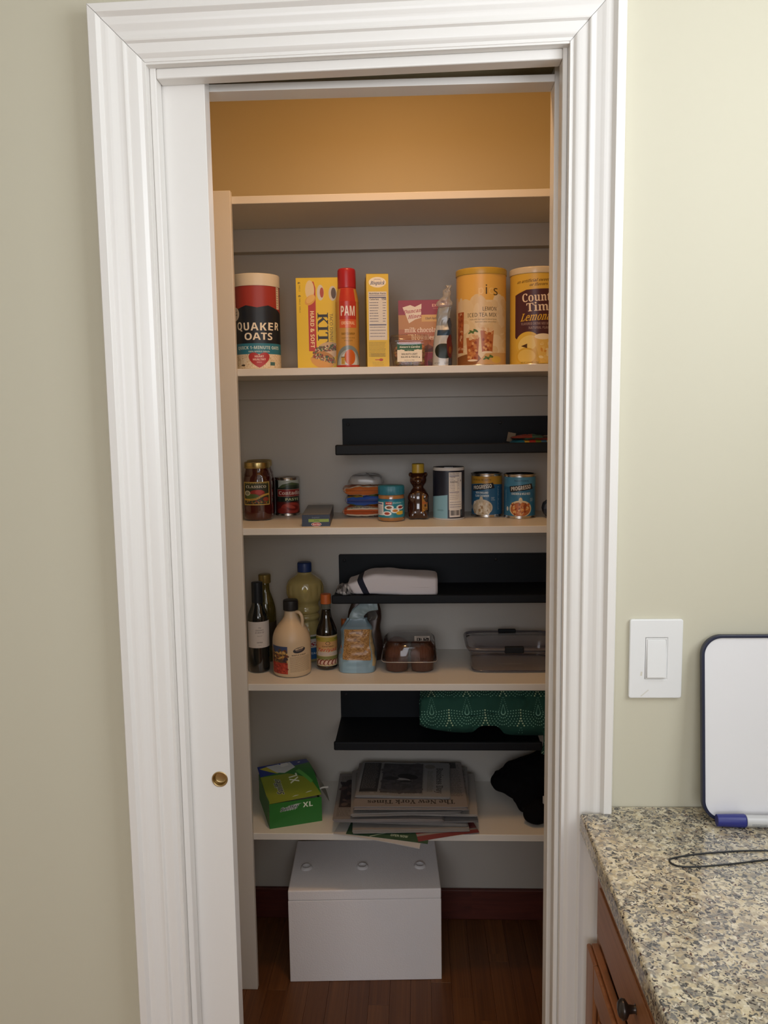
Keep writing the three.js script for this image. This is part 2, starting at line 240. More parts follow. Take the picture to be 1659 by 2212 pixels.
// ------------------------------------------------------------ second shelf: oats, boxes, drink canisters
const Y2 = SY[1], Y3 = SY[2], Y4 = SY[3], Y5 = SY[4];
const canvasNut = (g, x, y, w) => { R(g, '#dcd6cc', x, y, w, w * 2.55); T(g, 'Nutrition Facts', x + w / 2, y + w * 0.1, w * 0.13, '#2a2836', { b: 1, w: w * 0.92 }); R(g, '#39406c', x + w * .04, y + w * .2, w * .92, w * .02); T(g, 'Calories', x + w * .06, y + w * .4, w * .13, '#2a2836', { b: 1, a: 'left' }); R(g, '#39406c', x + w * .04, y + w * .28, w * .92, w * .05); lines(g, '#55546a', x + w * .06, y + w * .56, w * .5, 8, w * .14, w * .035); lines(g, '#55546a', x + w * .78, y + w * .56, w * .18, 8, w * .14, w * .035); R(g, '#39406c', x + w * .04, y + w * 1.72, w * .92, w * .05); lines(g, '#55546a', x + w * .06, y + w * 1.86, w * .88, 4, w * .16, w * .03); };
{ // oats
  const t = canvasTex(640, 720, (g, w, h) => {
    R(g, '#a33a35', 0, 0, w, h); const gr = [['#8e2f2e', 0], ['#b4483f', 1]];
    P(g, '#1c2531', [[0, 270], [120, 215], [230, 180], [320, 200], [410, 180], [520, 215], [640, 270], [640, 520], [0, 520]]);
    R(g, '#1c2531', 0, 300, w, 210);
    R(g, '#e6dcc8', 500, 14, 48, 190); lines(g, '#6d675e', 506, 26, 36, 9, 20, 5);
    E(g, '#ddd5c8', 112, 248, 50, 58); T(g, 'WHOLE', 112, 232, 17, '#555', { b: 1 }); T(g, 'GRAIN', 112, 256, 17, '#555', { b: 1 });
    const arcw = 'QUAKER'; [...arcw].forEach((c, i) => { const k = i - 2.5; T(g, c, 328 + k * 66, 358 + k * k * -1.5 + 6, 92, '#f3ead6', { b: 1, rot: -k * -0.03, w: 62 }); });
    T(g, 'OATS', 325, 446, 84, '#f3ead6', { b: 1, w: 240 });
    R(g, '#2f7d96', 0, 505, w, 92); T(g, 'QUICK 1-MINUTE OATS', 325, 542, 38, '#d5e6e4', { b: 1, w: 380 }); T(g, '100% WHOLE GRAIN', 325, 575, 18, '#cfe0de', { b: 1 });
    R(g, '#e2d4ba', 0, 597, w, 130); spots(g, ['#d2bf9e', '#e9dfca', '#c7b28d'], 0, 600, w, 120, 300, 6);
    g.fillStyle = '#b43a3c'; g.beginPath(); g.moveTo(325, 716); g.bezierCurveTo(210, 650, 230, 580, 285, 584); g.bezierCurveTo(312, 586, 322, 604, 325, 612); g.bezierCurveTo(328, 604, 338, 586, 365, 584); g.bezierCurveTo(420, 580, 440, 650, 325, 716); g.fill();
    T(g, 'HEART', 325, 618, 24, '#f2ddd2', { b: 1 }); T(g, 'HEALTHY', 325, 644, 24, '#f2ddd2', { b: 1 }); T(g, 'WHOLE', 325, 668, 12, '#f2ddd2'); E(g, '#3a3430', 90, 690, 22, 8); E(g, '#3a3430', 190, 692, 18, 8); R(g, '#466f72', 415, 665, 46, 30);
  });
  const o = thing('oats_canister', 'red and navy cardboard oats canister with a cream lid', 'canister', [-0.329, Y2, -0.85], face(-0.329, -0.85));
  const r = 0.0603; part('tube', lathe([[0, 0], [r - .001, 0], [r, .001], [r, .218], [r - .002, .219], [0, .219]], 64), M(lin(.62, .52, .36), .6), o);
  part('print_wrap', wrap(r + .0003, .002, .216, 0.02, 3.5, 64), print(t, .42), o);
  part('lid', lathe([[r + .0012, .212], [r + .0016, .214], [r + .0016, .241], [r + .0004, .243], [r - .003, .2435], [r - .004, .240], [0, .240]], 64), M(lin(.74, .68, .55), .35), o);
}
function carton(name, label, w, h, d, pos, turn, mats, flapMat, category = 'box') { // mats: [+x,-x,+y,-y,+z,-z]
  const o = thing(name, label, category, pos, turn);
  const g = new THREE.BoxGeometry(w, h, d); g.translate(0, h / 2, -d / 2); part('carton', g, mats, o);
  part('top_flap', box(-w / 2 + .001, w / 2 - .001, h, h + .0008, -d + .002, -.0005), flapMat, o);
  part('tuck_flap', box(-w / 2 - .0006, w / 2 + .0006, h - .001, h + .0016, -d * .5 - .001, -d * .5 + .0015), flapMat, o);
  return o;
}
{ // taco kit
  const t = canvasTex(560, 1000, (g, w, h) => {
    R(g, '#e8c81e', 0, 0, w, h); R(g, '#b93424', 135, 40, 88, 760); P(g, '#e8c81e', [[200, 30], [235, 30], [235, 150]]);
    E(g, '#e6d3a4', 158, 130, 52, 105); E(g, '#dda742', 160, 240, 70, 46, -.7); E(g, '#e9bd62', 165, 226, 60, 34, -.7);
    T(g, 'HARD & SOFT', 178, 560, 62, '#f4e3b0', { b: 1, rot: Math.PI / 2, w: 410 });
    T(g, 'KIT', 300, 545, 170, '#26201a', { b: 1, f: 'serif', rot: Math.PI / 2, w: 340 });
    T(g, 'TACO DINNER', 398, 560, 48, '#3a2f1a', { rot: Math.PI / 2, w: 340 });
    T(g, '6', 34, 52, 40, '#2a2416', { b: 1, rot: Math.PI / 2 }); T(g, '6', 38, 195, 40, '#2a2416', { b: 1, rot: Math.PI / 2 }); for (const y of [110, 255, 340]) T(g, 'SHELLS', 40, y, 22, '#4a4020', { rot: Math.PI / 2 });
    E(g, '#d8d4c4', 280, 160, 40, 85); E(g, '#b04a30', 296, 160, 22, 55); E(g, '#cfcabd', 420, 170, 46, 80); E(g, '#5c4a3a', 430, 168, 28, 60);
    const taco = (x, y, a, c1, c2) => { g.save(); g.translate(x, y); g.rotate(a); g.fillStyle = c2; g.beginPath(); g.ellipse(14, -16, 140, 96, 0, Math.PI, Math.PI * 2); g.fill(); spots(g, ['#7c3628', '#566b34', '#b98f52', '#6a4430', '#cfc6a6', '#445a30', '#94402e'], -128, -74, 250, 74, 110, 12); g.fillStyle = c1; g.beginPath(); g.ellipse(0, -8, 140, 84, 0, 0, Math.PI); g.closePath(); g.fill(); g.restore(); };
    taco(345, 815, -.12, '#dcc298', '#cdb083'); taco(285, 915, .28, '#d9a24a', '#b98438');
  });
  const y = M(lin(.62, .45, .03), .5); carton('taco_kit_box', 'yellow taco dinner kit box standing on end behind the spray can', .128, .236, .058, [-.1585, Y2, -.846], .02, [y, y, y, y, print(t, .45), y], y);
}
{ // cooking spray
  const t = canvasTex(640, 620, (g, w, h) => {
    R(g, '#c2924a', 0, 0, w, h); R(g, '#b93a30', 200, 0, 260, 210); T(g, 'PAM', 330, 95, 132, '#e8e0d8', { b: 1, w: 225 }); R(g, '#d1603c', 200, 176, 260, 82); T(g, 'ORIGINAL', 330, 212, 42, '#eec6a0', { b: 1, w: 200 }); T(g, 'NO STICK', 330, 242, 18, '#eec6a0');
    T(g, 'EASY CLEANUP', 330, 316, 28, '#5e4415', { b: 1, w: 200 }); T(g, 'superior no-stick', 330, 356, 22, '#6b5020', { w: 200 }); T(g, 'cooking spray', 330, 380, 20, '#6b5020');
    E(g, '#7c8888', 330, 640, 215, 210); E(g, '#a9b2b2', 335, 640, 180, 170); E(g, '#ccd2d0', 335, 600, 130, 110); E(g, '#cc642c', 350, 545, 80, 75); R(g, '#caa454', 220, 545, 55, 70); R(g, '#6b4a2a', 220, 540, 55, 8); lines(g, '#7a5c2a', 226, 560, 42, 5, 10, 3);
  });
  const o = thing('cooking_spray_can', 'tall gold aerosol can with a red cap', 'spray can', [-.0855, Y2, -.803], face(-.0855, -.803));
  const r = .0302; part('can', lathe([[0, .001], [r - .003, .001], [r - .001, 0], [r, .0015], [r, .004], [r - .0005, .006], [r - .0005, .165], ...smoothProfile([[r - .0005, .166], [r - .003, .182], [.0235, .198], [.0225, .204]], 10), [0, .204]]), M(lin(.5, .05, .035), .28), o);
  part('print_wrap', wrap(r, .006, .166, 0, 3.9), print(t, .25), o);
  const sb = canvasTex(256, 16, (g) => { R(g, '#c2924a', 0, 0, 256, 16); R(g, '#b93a30', 98, 0, 62, 16); });
  part('shoulder_band', new THREE.LatheGeometry(smoothProfile([[r + .0001, .166], [r - .0027, .182], [.0238, .198]]).map(([a, b]) => new THREE.Vector2(a, b)), 48, -Math.PI), print(sb, .25), o);
  part('cap', lathe([[.0225, .2], [.0234, .2], [.0237, .202], ...smoothProfile([[.0237, .206], [.0234, .240], [.0225, .2475], [.019, .2503], [0, .251]], 16)]), M(lin(.42, .02, .03), .3), o);
}
{ // baking mix
  const t = canvasTex(256, 1040, (g, w, h) => {
    R(g, '#dcbb2c', 0, 0, w, h); E(g, '#efe7d4', 128, 92, 100, 58); T(g, 'ORIGINAL', 128, 60, 18, '#6a6288'); T(g, 'Bisquick', 128, 98, 54, '#22346e', { b: 1, i: 1, f: 'serif', w: 165 });
    canvasNut(g, 22, 195, 212); T(g, '150', 200, 278, 34, '#26243a', { b: 1 });
    lines(g, '#6a5c22', 20, 760, 200, 12, 14, 4); lines(g, '#6a5c22', 40, 890, 170, 3, 14, 4); E(g, '#b0402f', 160, 958, 24, 15); R(g, '#b0402f', 90, 953, 55, 9); lines(g, '#8a7a3a', 60, 985, 140, 4, 13, 3);
  });
  const y = M(lin(.58, .42, .045), .5), sd = canvasTex(256, 384, (g) => { R(g, '#8a6a20', 0, 0, 256, 384); R(g, '#4b2c26', 0, 60, 256, 260); spots(g, ['#6a2f26', '#a06a30', '#3a2420', '#7c3a2c'], 0, 80, 256, 220, 90, 22); });
  const o = carton('baking_mix_box', 'slim yellow baking mix box turned to its nutrition panel', .0565, .234, .14, [-.006, Y2, -.79], .09, [print(sd), y, y, y, print(t, .45), y], M(lin(.12, .09, .05), .8));
}
{ // brownie mix
  const t = canvasTex(720, 900, (g, w, h) => {
    R(g, '#96364a', 0, 0, w, h); R(g, '#c08a56', 0, 190, w, 500); const r2 = () => 0; R(g, '#b4704e', 0, 380, w, 310); 
    P(g, '#efe3d2', [[60, 90], [170, 60], [235, 85], [330, 45], [322, 230], [240, 250], [150, 300], [110, 200]]); T(g, 'Duncan', 200, 140, 66, '#a83046', { b: 1, i: 1, f: 'serif', rot: -.1 }); T(g, 'Hines', 230, 210, 66, '#a83046', { b: 1, i: 1, f: 'serif', rot: -.1 });
    T(g, 'EXTRA', 560, 70, 50, '#e9b9a8', { b: 1, w: 170 }); T(g, 'THICK & FUDGY', 560, 108, 20, '#dba896'); R(g, '#d9b06c', 330, 190, 390, 90); T(g, '13x9 Family Size', 520, 238, 40, '#5e4630', { b: 1, i: 1, w: 290 });
    T(g, 'milk chocolate', 345, 390, 84, '#f3e4d2', { b: 1, f: 'serif', w: 520 }); T(g, 'brownies', 345, 490, 84, '#f3e4d2', { b: 1, f: 'serif', w: 330 });
    for (const [x, y] of [[300, 650], [420, 620], [560, 700], [200, 760], [480, 800], [620, 600]]) { P(g, '#5b2f22', [[x - 70, y], [x, y - 40], [x + 75, y - 5], [x + 70, y + 60], [x - 60, y + 65]]); P(g, '#7c4a34', [[x - 70, y], [x, y - 40], [x + 75, y - 5], [x + 5, y + 25]]); }
  });
  const m = M(lin(.22, .035, .055), .5); carton('brownie_mix_box', 'maroon and tan brownie mix box behind the walnut tub', .136, .180, .045, [.1125, Y2, -.895], 0, [m, m, m, m, print(t, .45), m], m);
}
{ // walnut tub
  const t = canvasTex(512, 360, (g, w, h) => { R(g, '#e8e2d2', 0, 0, w, h); R(g, '#1f5a3a', 0, 0, w, 120); P(g, '#e8e2d2', [[0, 135], [80, 110], [256, 145], [430, 110], [512, 135], [512, 150], [0, 150]]); T(g, "Nature's Garden", 256, 62, 58, '#eef0e4', { b: 1, i: 1, f: 'serif', w: 430 }); R(g, '#1f5a3a', 150, 122, 200, 24); T(g, 'SINCE 1918', 250, 134, 17, '#dfe8d8'); T(g, 'WALNUTS LIGHT', 250, 206, 52, '#2a2622', { b: 1, w: 330 }); T(g, 'HALVES & PIECES', 250, 264, 52, '#2a2622', { b: 1, w: 355 }); T(g, 'Net Wt 9.5 oz (269g)', 250, 328, 22, '#55504a', { b: 1 }); R(g, '#3a3530', 445, 262, 20, 24); });
  const o = thing('walnut_tub', 'small clear plastic tub of walnuts with a green and white label', 'tub', [.0745, Y2, -.845]);
  const w = .050, ring = (u, k) => { const a = u * Math.PI * 2; return [sgnpow(Math.cos(a), .35) * k, sgnpow(Math.sin(a), .35) * k * .8]; };
  part('tub_body', grid((u, v) => { const k = w * (.87 + .13 * v), [x, z] = ring(u, k); return V(x, .0015 + v * .062, z); }, 64, 6, true), clear(lin(.95, .94, .92)), o);
  part('tub_base', grid((u, v) => { const [x, z] = ring(u, w * .87 * v); return V(x, .0012, z); }, 48, 2, true), clear(lin(.95, .94, .92)), o);
  part('lid', grid((u, v) => { const pr = [[1.08, .0635], [1.12, .064], [1.12, .0695], [1.05, .071], [1.0, .081], [.96, .083], [0, .083]][Math.round(v * 6)], [x, z] = ring(u, w * pr[0]); return V(x, pr[1], z); }, 64, 6, true), clear(lin(.92, .90, .88), .12), o);
  const lab = new THREE.PlaneGeometry(.064, .046); lab.rotateX(-.09); lab.translate(.000, .036, .0412); part('label', lab, print(t, .5, { side: THREE.DoubleSide }), o);
  const ng = new THREE.IcosahedronGeometry(.006, 1); { const p = ng.attributes.position; for (let i = 0; i < p.count; i++) { const k = .75 + .5 * noise(p.getX(i) * 400, p.getY(i) * 400, p.getZ(i) * 400); p.setXYZ(i, p.getX(i) * k, p.getY(i) * k * .8, p.getZ(i) * k); } ng.computeVertexNormals(); }
  const n = 420, im = new THREE.InstancedMesh(ng, M(0xffffff, .7), n), mt = new THREE.Matrix4(), q = new THREE.Quaternion(), c = new THREE.Color();
  for (let i = 0; i < n; i++) { const yy = .007 + rnd() * .042, k = .040 - .006 + yy * .04; q.setFromEuler(new THREE.Euler(rnd() * 6, rnd() * 6, rnd() * 6)); const s = .7 + rnd() * .5; mt.compose(V((rnd() * 2 - 1) * k, yy, (rnd() * 2 - 1) * k * .76), q, V(s, s, s)); im.setMatrixAt(i, mt); c.setRGB(.34 + rnd() * .2, .2 + rnd() * .12, .1 + rnd() * .06); im.setColorAt(i, c); }
  im.name = 'walnut_pieces'; im.position.set(.0745, Y2 + .0012, -.845); im.userData = { label: 'shelled walnut halves and pieces filling the clear tub', category: 'nuts', kind: 'stuff' }; shade(im); scene.add(im);
}
{ // foil pouch
  const t = canvasTex(640, 640, (g, w, h) => { R(g, '#b9bcc0', 0, 0, w, h); R(g, '#8f9498', 60, 0, 520, 220); R(g, '#b4b6b6', 60, 200, 270, 440); R(g, '#3a4250', 370, 120, 270, 520); R(g, '#27405a', 250, 250, 140, 60); lines(g, '#5a6a7a', 90, 330, 120, 12, 18, 5); R(g, '#2c4d7c', 80, 300, 60, 14); R(g, '#3a6a4a', 90, 420, 40, 60); E(g, '#1b2420', 330, 480, 92, 80, .3); E(g, '#5a1d20', 400, 430, 55, 130); E(g, '#7c4a20', 390, 470, 22, 40); T(g, 'NET WT', 270, 610, 20, '#3a3f44'); lines(g, '#55606a', 330, 600, 110, 2, 14, 5); });
  const o = thing('snack_pouch', 'silver snack pouch with a crumpled clear top beside the brownie box', 'pouch', [.1585, Y2, -.812]);
  part('pouch_body', grid((u, v) => { const a = u * Math.PI * 2 - Math.PI / 2 - Math.PI, h = v * .15, wx = mix(.0255, .0165, sm(clamp(v * 1.1 - .15))), wz = mix(.022, .005, sm(v)); const n1 = (sn(u * 9, v * 7, 3) * .003 + sn(u * 22, v * 19, 5) * .0016) * v; return V(sgnpow(Math.cos(a), .7) * wx + .006 * v + n1, .0008 + h, -sgnpow(Math.sin(a), .8) * wz + n1); }, 48, 24, true), print(t, .3, { metalness: .15 }), o);
  part('crumpled_top', grid((u, v) => { const a = u * Math.PI * 2, wx = mix(.0165, .0075, v) * (1 + .45 * sn(v * 8, 1, 2)), wz = .006 * (1 + .5 * sn(u * 10, v * 9, 5)); return V(Math.cos(a) * wx + .006 + .012 * v * v + .003 * sn(v * 10, 4, 4), .149 + v * .056, Math.sin(a) * wz); }, 32, 20, true), M(lin(.75, .73, .7), .15, { transmission: .7, thickness: 0 }), o);
}
function canister(name, label, r, h, pos, tex, lidMat, bodyMat, span = 3.6, mid = 0) {
  const o = thing(name, label, 'canister', pos, face(pos[0], pos[2]));
  part('tube', lathe([[0, 0], [r - .002, 0], [r, .001], [r, h - .006], [0, h - .006]], 64), bodyMat, o);
  part('print_wrap', wrap(r + .0003, .002, h - .014, mid, span, 64), print(tex, .35), o);
  part('bottom_rim', lathe([[r, 0], [r + .0012, .0004], [r + .0014, .002], [r + .0004, .003]], 64), mSteel, o);
  part('lid', lathe([[r + .0004, h - .016], [r + .0018, h - .0155], [r + .002, h - .003], [r + .0005, h], [r - .004, h], [r - .006, h - .004], [0, h - .004]], 64), lidMat, o); return o;
}
{ // iced tea and lemonade
  const t = canvasTex(760, 800, (g, w, h) => {
    R(g, '#dcae58', 0, 0, w, 235); R(g, '#dcc8a4', 0, 235, w, h); spots(g, ['#dcc8a4', '#e0ceac', '#d8c29a', '#d6be94'], 0, 240, w, 560, 160, 50);
    T(g, 'p', 378, 150, 96, '#e4c27c'); T(g, 'i', 424, 146, 112, '#3a2c1c'); T(g, 'c', 464, 150, 96, '#e4c27c'); T(g, 's', 508, 154, 112, '#3a2c1c');
    T(g, 'LEMON', 518, 312, 46, '#3a3026', { a: 'right', w: 128 }); T(g, 'ICED TEA MIX', 518, 364, 46, '#3a3026', { a: 'right', w: 258 }); T(g, 'made with real sugar & natural lemon', 518, 402, 16, '#5a4a36', { a: 'right', w: 236 }); T(g, 'flavor with other natural flavor', 518, 424, 16, '#5a4a36', { a: 'right', w: 190 });
    P(g, '#8a5a34', [[120, 800], [120, 725], [340, 690], [420, 800]]); P(g, '#c9a26c', [[330, 800], [420, 700], [680, 690], [680, 800]]);
    const glass = (x, y, w2, h2) => { P(g, '#b06a3c', [[x - w2, y], [x + w2, y], [x + w2 * .78, y + h2], [x - w2 * .78, y + h2]]); for (let i = 0; i < 26; i++) { const q = rnd(); E(g, ['#c4834c', '#8f4526', '#d3a06a', '#a5562c'][i % 4], x + (rnd() - .5) * w2 * 1.3, y + 10 + q * (h2 - 24), 13, 10, rnd() * 3); } for (let i = 0; i < 9; i++) E(g, ['#e2cba8', '#d6b890', '#cfa87c'][i % 3], x + (rnd() - .5) * w2 * 1.5, y + (rnd() - .6) * 36, 17, 13, rnd() * 3); E(g, '#e6d8c0', x, y + h2, w2 * .78, 9); };
    P(g, '#a0552f', [[130, 330], [222, 330], [212, 690], [130, 690]]); for (let i = 0; i < 30; i++) E(g, ['#b86a3c', '#8c4024', '#caa07a'][i % 3], 140 + rnd() * 66, 340 + rnd() * 330, 14, 11, rnd() * 3);
    glass(432, 500, 58, 190); glass(306, 560, 58, 200); for (const [x, y] of [[300, 510], [335, 500], [470, 728], [430, 740]]) { E(g, '#4a6634', x, y, 24, 9, .6); E(g, '#59753f', x - 16, y + 5, 20, 8, -.5); } E(g, '#d3b052', 520, 755, 50, 30);
  });
  canister('iced_tea_canister', 'orange and cream iced tea mix canister with a yellow lid', .0645, .247, [.263, Y2, -.86], t, M(lin(.5, .33, .05), .35), M(lin(.5, .36, .15), .6));
  const t2 = canvasTex(760, 800, (g, w, h) => {
    R(g, '#d4b04a', 0, 0, w, h); T(g, 'an artificial sweetened', 385, 70, 34, '#4a3413', { i: 1, b: 1, f: 'serif', w: 350, rot: -.05 }); T(g, 'or flavors', 400, 106, 32, '#4a3413', { i: 1, b: 1, f: 'serif', w: 150, rot: -.05 });
    P(g, '#4a2630', [[190, 190], [300, 150], [560, 140], [620, 170], [610, 480], [470, 620], [280, 640], [190, 560]]); T(g, 'Country', 425, 215, 100, '#ead9c4', { b: 1, f: 'serif', w: 330, rot: -.04 }); T(g, 'Time', 420, 300, 100, '#ead9c4', { b: 1, f: 'serif', w: 240, rot: -.04 }); T(g, 'Lemonade', 415, 385, 92, '#d9b13c', { b: 1, i: 1, f: 'serif', w: 330, rot: -.04 }); T(g, 'FLAVORED DRINK MIX WITH OTHER', 420, 446, 30, '#a08a86', { b: 1, w: 330 }); T(g, 'NATURAL FLAVOR', 420, 482, 30, '#a08a86', { b: 1, w: 200 });
    E(g, '#d9b74a', 300, 610, 110, 90, -.5); E(g, '#e6cf7c', 310, 620, 90, 66, -.5); P(g, '#e2bf66', [[360, 560], [620, 545], [600, 790], [420, 790]]); E(g, '#f0e6cc', 440, 560, 70, 26); E(g, '#efe4c8', 560, 575, 50, 24); spots(g, ['#efdfae', '#d79a44', '#e6c878'], 420, 600, 170, 170, 30, 18); E(g, '#d2ab3e', 300, 730, 95, 75); E(g, '#dfc267', 300, 730, 78, 60); E(g, '#d2ab3e', 590, 730, 80, 70); P(g, '#4a2f18', [[255, 640], [310, 620], [310, 660]]); E(g, '#39562c', 590, 650, 26, 14, .6); T(g, 'NET WT 5 LB 2.5 OZ (2.33kg)', 330, 785, 18, '#4a3a14', { w: 150 });
  });
  const cm = M(lin(.42, .28, .05), .5); canister('lemonade_canister', 'yellow lemonade mix canister with a maroon panel and clear lid', .066, .246, [.405, Y2, -.86], t2, M(lin(.62, .55, .42), .25), cm, 3.6, 0.02);
}
// ------------------------------------------------------------ third shelf: jars, cans, ramen
function sauceJar(label, x, z) {
  const o = thing('sauce_jar', label, 'jar', [x, Y3, z], face(x, z), 'jars of red pasta sauce'), r = .0435;
  const sq = (g) => { const p = g.attributes.position; for (let i = 0; i < p.count; i++) { const a = Math.atan2(p.getX(i), p.getZ(i)), rr = Math.hypot(p.getX(i), p.getZ(i)); if (p.getY(i) < .125 && rr > .02) { const k = 1 + .035 * Math.cos(4 * a + Math.PI); p.setX(i, p.getX(i) * k); p.setZ(i, p.getZ(i) * k); } } g.computeVertexNormals(); return g; };
  part('glass_jar', sq(lathe(smoothProfile([[0, 0], [r - .006, 0], [r - .001, .006], [r, .02], [r, .105], [r - .002, .122], [r - .009, .138], [.0335, .146], [.0325, .158], [0, .159]], 70))), M(lin(.055, .008, .006), .08, { clearcoat: 1, clearcoatRoughness: .04 }), o);
  const lid = part('lid', lathe([[.0345, .146], [.0362, .147], [.0362, .161], [.035, .1635], [.033, .164], [.0325, .1625], [0, .162]]), mGold, o);
  part('lid_bead', lathe([[.036, .1485], [.0372, .1495], [.0372, .151], [.036, .152]]), mGold, lid);
  return o;
}
{
  const o = sauceJar('jar of red pasta sauce with a gold lid and a framed picture label', -.361, -.9525);
  const t = canvasTex(560, 620, (g, w, h) => { R(g, '#b79a4e', 0, 0, w, h); R(g, '#2e3222', 20, 26, w - 40, h - 50); R(g, '#4a4a2a', 20, 30, w - 40, 36); for (let i = 0; i < 9; i++) R(g, '#c2a557', 60 + i * 50, 34, 30, 8); T(g, 'CLASSICO', 270, 130, 92, '#d8d2bc', { f: 'serif', w: 430, b: 1 }); E(g, '#8c2c26', 300, 290, 150, 80); E(g, '#a53a30', 340, 270, 90, 55); E(g, '#4a5a2c', 200, 400, 140, 80); E(g, '#c8c2a6', 90, 300, 66, 66); E(g, '#8c8a70', 90, 300, 50, 50); T(g, 'RIPE', 90, 300, 26, '#2e3222', { b: 1 }); g.strokeStyle = '#b6913e'; g.lineWidth = 50; g.beginPath(); g.moveTo(20, 465); g.bezierCurveTo(150, 490, 280, 470, 360, 400); g.bezierCurveTo(420, 350, 480, 340, 540, 330); g.stroke(); T(g, 'Tomato & Basil', 290, 438, 32, '#3a2c12', { b: 1, i: 1, rot: -.28, w: 300 }); E(g, '#8c3a24', 470, 470, 60, 60); spots(g, ['#5a6a34', '#a0762c', '#7a2c20'], 60, 500, 440, 80, 40, 16); });
  part('label', wrap(.0456, .045, .110, -.1, 1.75), print(t, .45), o);
  sauceJar('jar of red pasta sauce standing behind the jar with the picture label', -.372, -1.045);
}
function tin(name, label, r, h, pos, tex, span, mid, bodyMat) {
  const o = thing(name, label, 'can', pos, face(pos[0], pos[2]));
  const ribs = []; for (let i = 0; i <= 4; i++) ribs.push([r - .0006, .006 + i * .0005]);
  part('can_body', lathe([[0, .003], [r - .003, .003], [r - .0025, .0004], [r + .0008, .0004], [r + .0012, .0018], [r + .0006, .004], [r - .0008, .0055], [r - .0008, h - .0055], [r + .0006, h - .004], [r + .0012, h - .0018], [r + .0008, h - .0002], [r - .0018, h - .0004], [r - .0026, h - .004], [r - .006, h - .0035], [r - .008, h - .0043], [0, h - .0043]], 64), mSteel, o);
  part('paper_label', wrap(r - .0003, .0075, h - .0085, mid, span, 64), print(tex, .35), o); return o;
}
{
  const paste = canvasTex(768, 480, (g, w, h) => { R(g, '#1e2a24', 0, 0, w, h); R(g, '#aeb8b0', 250, 0, 330, 110); P(g, '#4c5c3e', [[250, 110], [300, 60], [400, 30], [520, 60], [580, 110]]); P(g, '#2e3c2c', [[300, 110], [360, 70], [470, 70], [540, 110]]); R(g, '#8c2a2a', 236, 130, 330, 105); g.strokeStyle = '#c8a48c'; g.lineWidth = 4; g.strokeRect(238, 132, 326, 100); T(g, 'Contadina', 405, 184, 70, '#e9ddd0', { b: 1, f: 'serif', w: 300 }); R(g, '#17231c', 290, 245, 230, 60); T(g, 'PASTE', 405, 276, 50, '#c9d8a8', { b: 1, w: 160 }); R(g, '#5a1a1a', 220, 312, 360, 168); E(g, '#a43c30', 400, 400, 120, 78); E(g, '#7a241e', 410, 400, 70, 40); E(g, '#b85040', 380, 380, 60, 22, .4); E(g, '#8c2c24', 290, 440, 60, 40); R(g, '#4c1818', 0, 240, 220, 240); R(g, '#4c1818', 580, 240, 188, 240); });
  const o = tin('tomato_paste_can', 'small dark can of tomato paste beside the sauce jars', .0352, .113, [-.2925, Y3, -1.052], paste, Math.PI * 2, .25, mSteel);
  const prog = (c1, top, ribbon, name1, name2, food) => canvasTex(1024, 440, (g, w, h) => {
    R(g, c1, 0, 0, w, h); if (top) { R(g, '#b8892e', 0, 0, w, 105); P(g, c1, [[0, 130], [0, 95], [250, 105], [500, 80], [800, 100], [1024, 95], [1024, 130]]); T(g, 'RICH & HEARTY', 500, 40, 28, '#4a3512', { b: 1, f: 'serif', w: 220 }); } else { R(g, '#4a8cae', 0, 0, w, 110); T(g, 'TRADITIONAL', 512, 42, 26, '#2a5068', { b: 1, w: 160 }); }
    g.translate(505, 0); g.scale(.76, 1); g.translate(-505, 0); g.save(); g.translate(505, 116); g.rotate(-.1); P(g, '#1c2028', [[-165, -28], [165, -28], [185, 36], [-160, 40]]); T(g, 'PROGRESSO', 0, 4, 60, '#eee8dc', { b: 1, w: 290 }); g.restore();
    T(g, name1, 505, 186, 34, '#dfe6e6', { b: 1, w: name2 ? 190 : 270 }); if (name2) T(g, name2, 505, 222, 34, '#dfe6e6', { b: 1, w: 210 });
    E(g, food[0], 500, 356, 160, 94); E(g, food[1], 500, 362, 142, 80); spots(g, food.slice(2), 380, 300, 240, 120, 90, 17); E(g, food[0], 500, 262, 26, 34); lines(g, '#cdd8da', 640, 240, 60, 3, 14, 4); lines(g, '#c0d0d6', 740, 120, 26, 18, 15, 4); lines(g, '#c0d0d6', 250, 150, 26, 18, 15, 4); E(g, '#c8ccc6', 300, 360, 20, 26);
  });
  const clam = prog('#2c6288', 1, 0, 'NEW ENGLAND', 'CLAM CHOWDER', ['#cbbfa8', '#bfae92', '#d8cdb6', '#e6dcc8', '#a88a64', '#cdbb9c']), wild = prog('#2f6f95', 0, 0, 'CHICKEN & WILD RICE', '', ['#d2c4a4', '#a8643a', '#c27c44', '#8c4526', '#d8a868', '#b8693c', '#dcc8a0']);
  tin('clam_chowder_can', 'soup can with a yellow band above a picture of creamy chowder', .0438, .124, [.2888, Y3, -.986], clam, Math.PI * 2, -.3, mSteel);
  tin('chicken_soup_can', 'all blue soup can showing chicken and rice, nearest the doorpost', .0438, .1235, [.3777, Y3, -.949], wild, Math.PI * 2, .12, mSteel);
}
